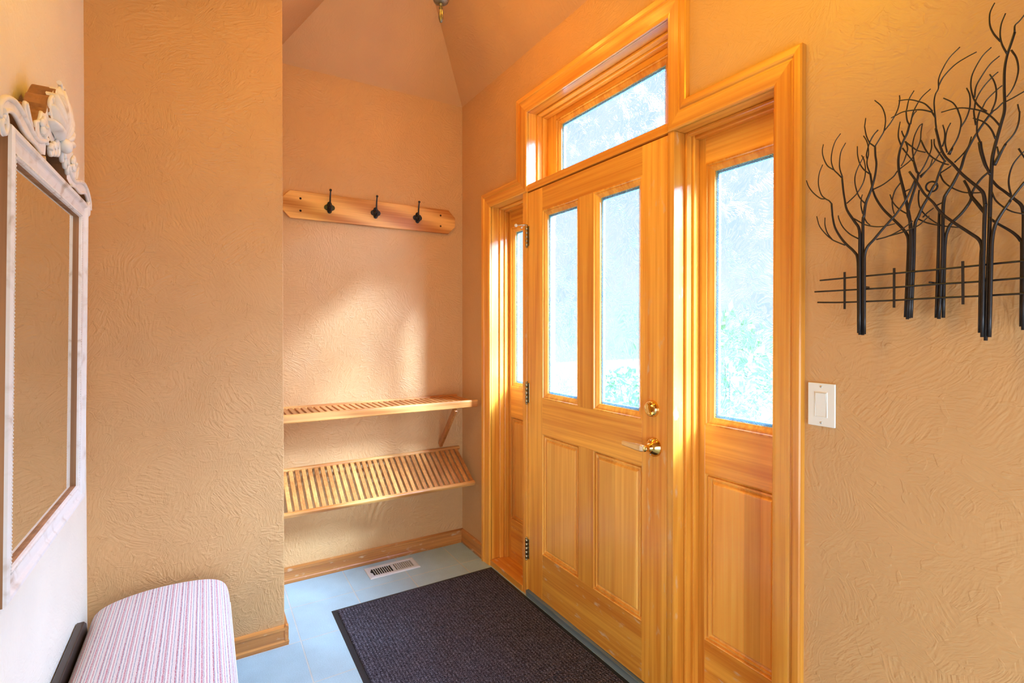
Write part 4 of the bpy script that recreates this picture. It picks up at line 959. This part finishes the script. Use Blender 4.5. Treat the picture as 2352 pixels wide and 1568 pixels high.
def area(name, loc, rot, sx, sy, power=0, col=(1, 1, 1), portal=False):
    l = bpy.data.lights.new(name, 'AREA'); l.shape = 'RECTANGLE'; l.size = sx; l.size_y = sy; l.energy = power; l.color = col
    if portal: l.cycles.is_portal = True
    o = bpy.data.objects.new(name, l); o.location = loc; o.rotation_euler = rot; C.objects.link(o); return o
IN = (-PI/2, 0, 0)                              # faces -Y, into the hall
for nm, x0, x1, z0, z1 in (('left_sidelight_portal', .40, .72, 1.0, 1.98), ('right_sidelight_portal', 1.74, 2.08, 1.0, 1.98), ('transom_portal', .82, 1.66, 2.12, 2.45), ('door_glass_portal', .88, 1.60, 1.0, 1.98)):
    area(nm, ((x0+x1)/2, .165, (z0+z1)/2), IN, x1-x0, z1-z0, portal=True)
ha = area('hall_end_fill', (XE-.32, -.95, .72), (0, PI/2, -math.radians(26)), 1.2, 1.5, 27, (.64, .82, 1.0)); ha.data.spread = math.radians(125)  # added fill lamp inside the closed hall end, no window behind it
def point(name, loc, p, col, r=.04):
    l = bpy.data.lights.new(name, 'POINT'); l.energy = p; l.color = col; l.shadow_soft_size = r
    o = bpy.data.objects.new(name, l); o.location = loc; C.objects.link(o); return o
sl_ = bpy.data.lights.new('hazy_sun', 'SUN'); sl_.energy = 58.0; sl_.angle = math.radians(14); sl_.color = (.46, .67, 1.0)
so_ = bpy.data.objects.new('hazy_sun', sl_); C.objects.link(so_); so_.location = (4, 6, 4)
so_.rotation_euler = Vector((-.80, -.545, -.656)).to_track_quat('-Z', 'Y').to_euler()
sa_ = bpy.data.lights.new('sun_aureole', 'SUN'); sa_.energy = 78.0; sa_.angle = math.radians(46); sa_.color = (.46, .67, 1.0)
sao = bpy.data.objects.new('sun_aureole', sa_); C.objects.link(sao); sao.location = (4, 6, 4.4); sao.rotation_euler = so_.rotation_euler
s2_ = bpy.data.lights.new('left_wall_fill_sun', 'SUN'); s2_.energy = 44.0; s2_.angle = math.radians(50); s2_.color = (.43, .64, 1.0)  # extra sun lamp added to brighten the left wall and bench
so2 = bpy.data.objects.new('left_wall_fill_sun', s2_); C.objects.link(so2); so2.location = (1, 6, 4)
so2.rotation_euler = Vector((-.04, -.90, -.68)).to_track_quat('-Z', 'Y').to_euler()
WARM = (1.0, .40, .01)
for i, p_ in enumerate(LAMPS): point('chandelier_bulb', p_, 2.7, WARM, .035)
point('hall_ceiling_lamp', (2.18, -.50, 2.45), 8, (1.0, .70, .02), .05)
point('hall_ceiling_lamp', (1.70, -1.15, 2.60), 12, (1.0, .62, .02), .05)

# ------------------------------------------------------------------ camera
cam = bpy.data.cameras.new('camera'); co = bpy.data.objects.new('camera', cam); C.objects.link(co)
yaw, pit = math.radians(31.11), math.radians(-.431)
d = Vector((-math.cos(yaw)*math.cos(pit), math.sin(yaw)*math.cos(pit), math.sin(pit)))
r = Vector((math.sin(yaw), math.cos(yaw), 0)); u = r.cross(d)
co.matrix_world = Matrix(((r.x, u.x, -d.x, 2.9655), (r.y, u.y, -d.y, -1.4169), (r.z, u.z, -d.z, 1.3753), (0, 0, 0, 1)))
cam.sensor_width = 36; cam.lens = 1169.58/2352*36; cam.clip_start = .02
cam.shift_y = -(784-760.53)/2352
SC.camera = co
SC.view_settings.view_transform = 'Standard'; SC.view_settings.look = 'None'; SC.view_settings.gamma = 1.0
SC.view_settings.use_curve_mapping = False; SC.view_settings.exposure = 0.0
SC.cycles.use_denoising = True; SC.cycles.use_adaptive_sampling = True; SC.cycles.adaptive_threshold = .04
SC.cycles.max_bounces = 10; SC.cycles.diffuse_bounces = 4; SC.cycles.transparent_max_bounces = 12
SC.cycles.sample_clamp_indirect = 6.0
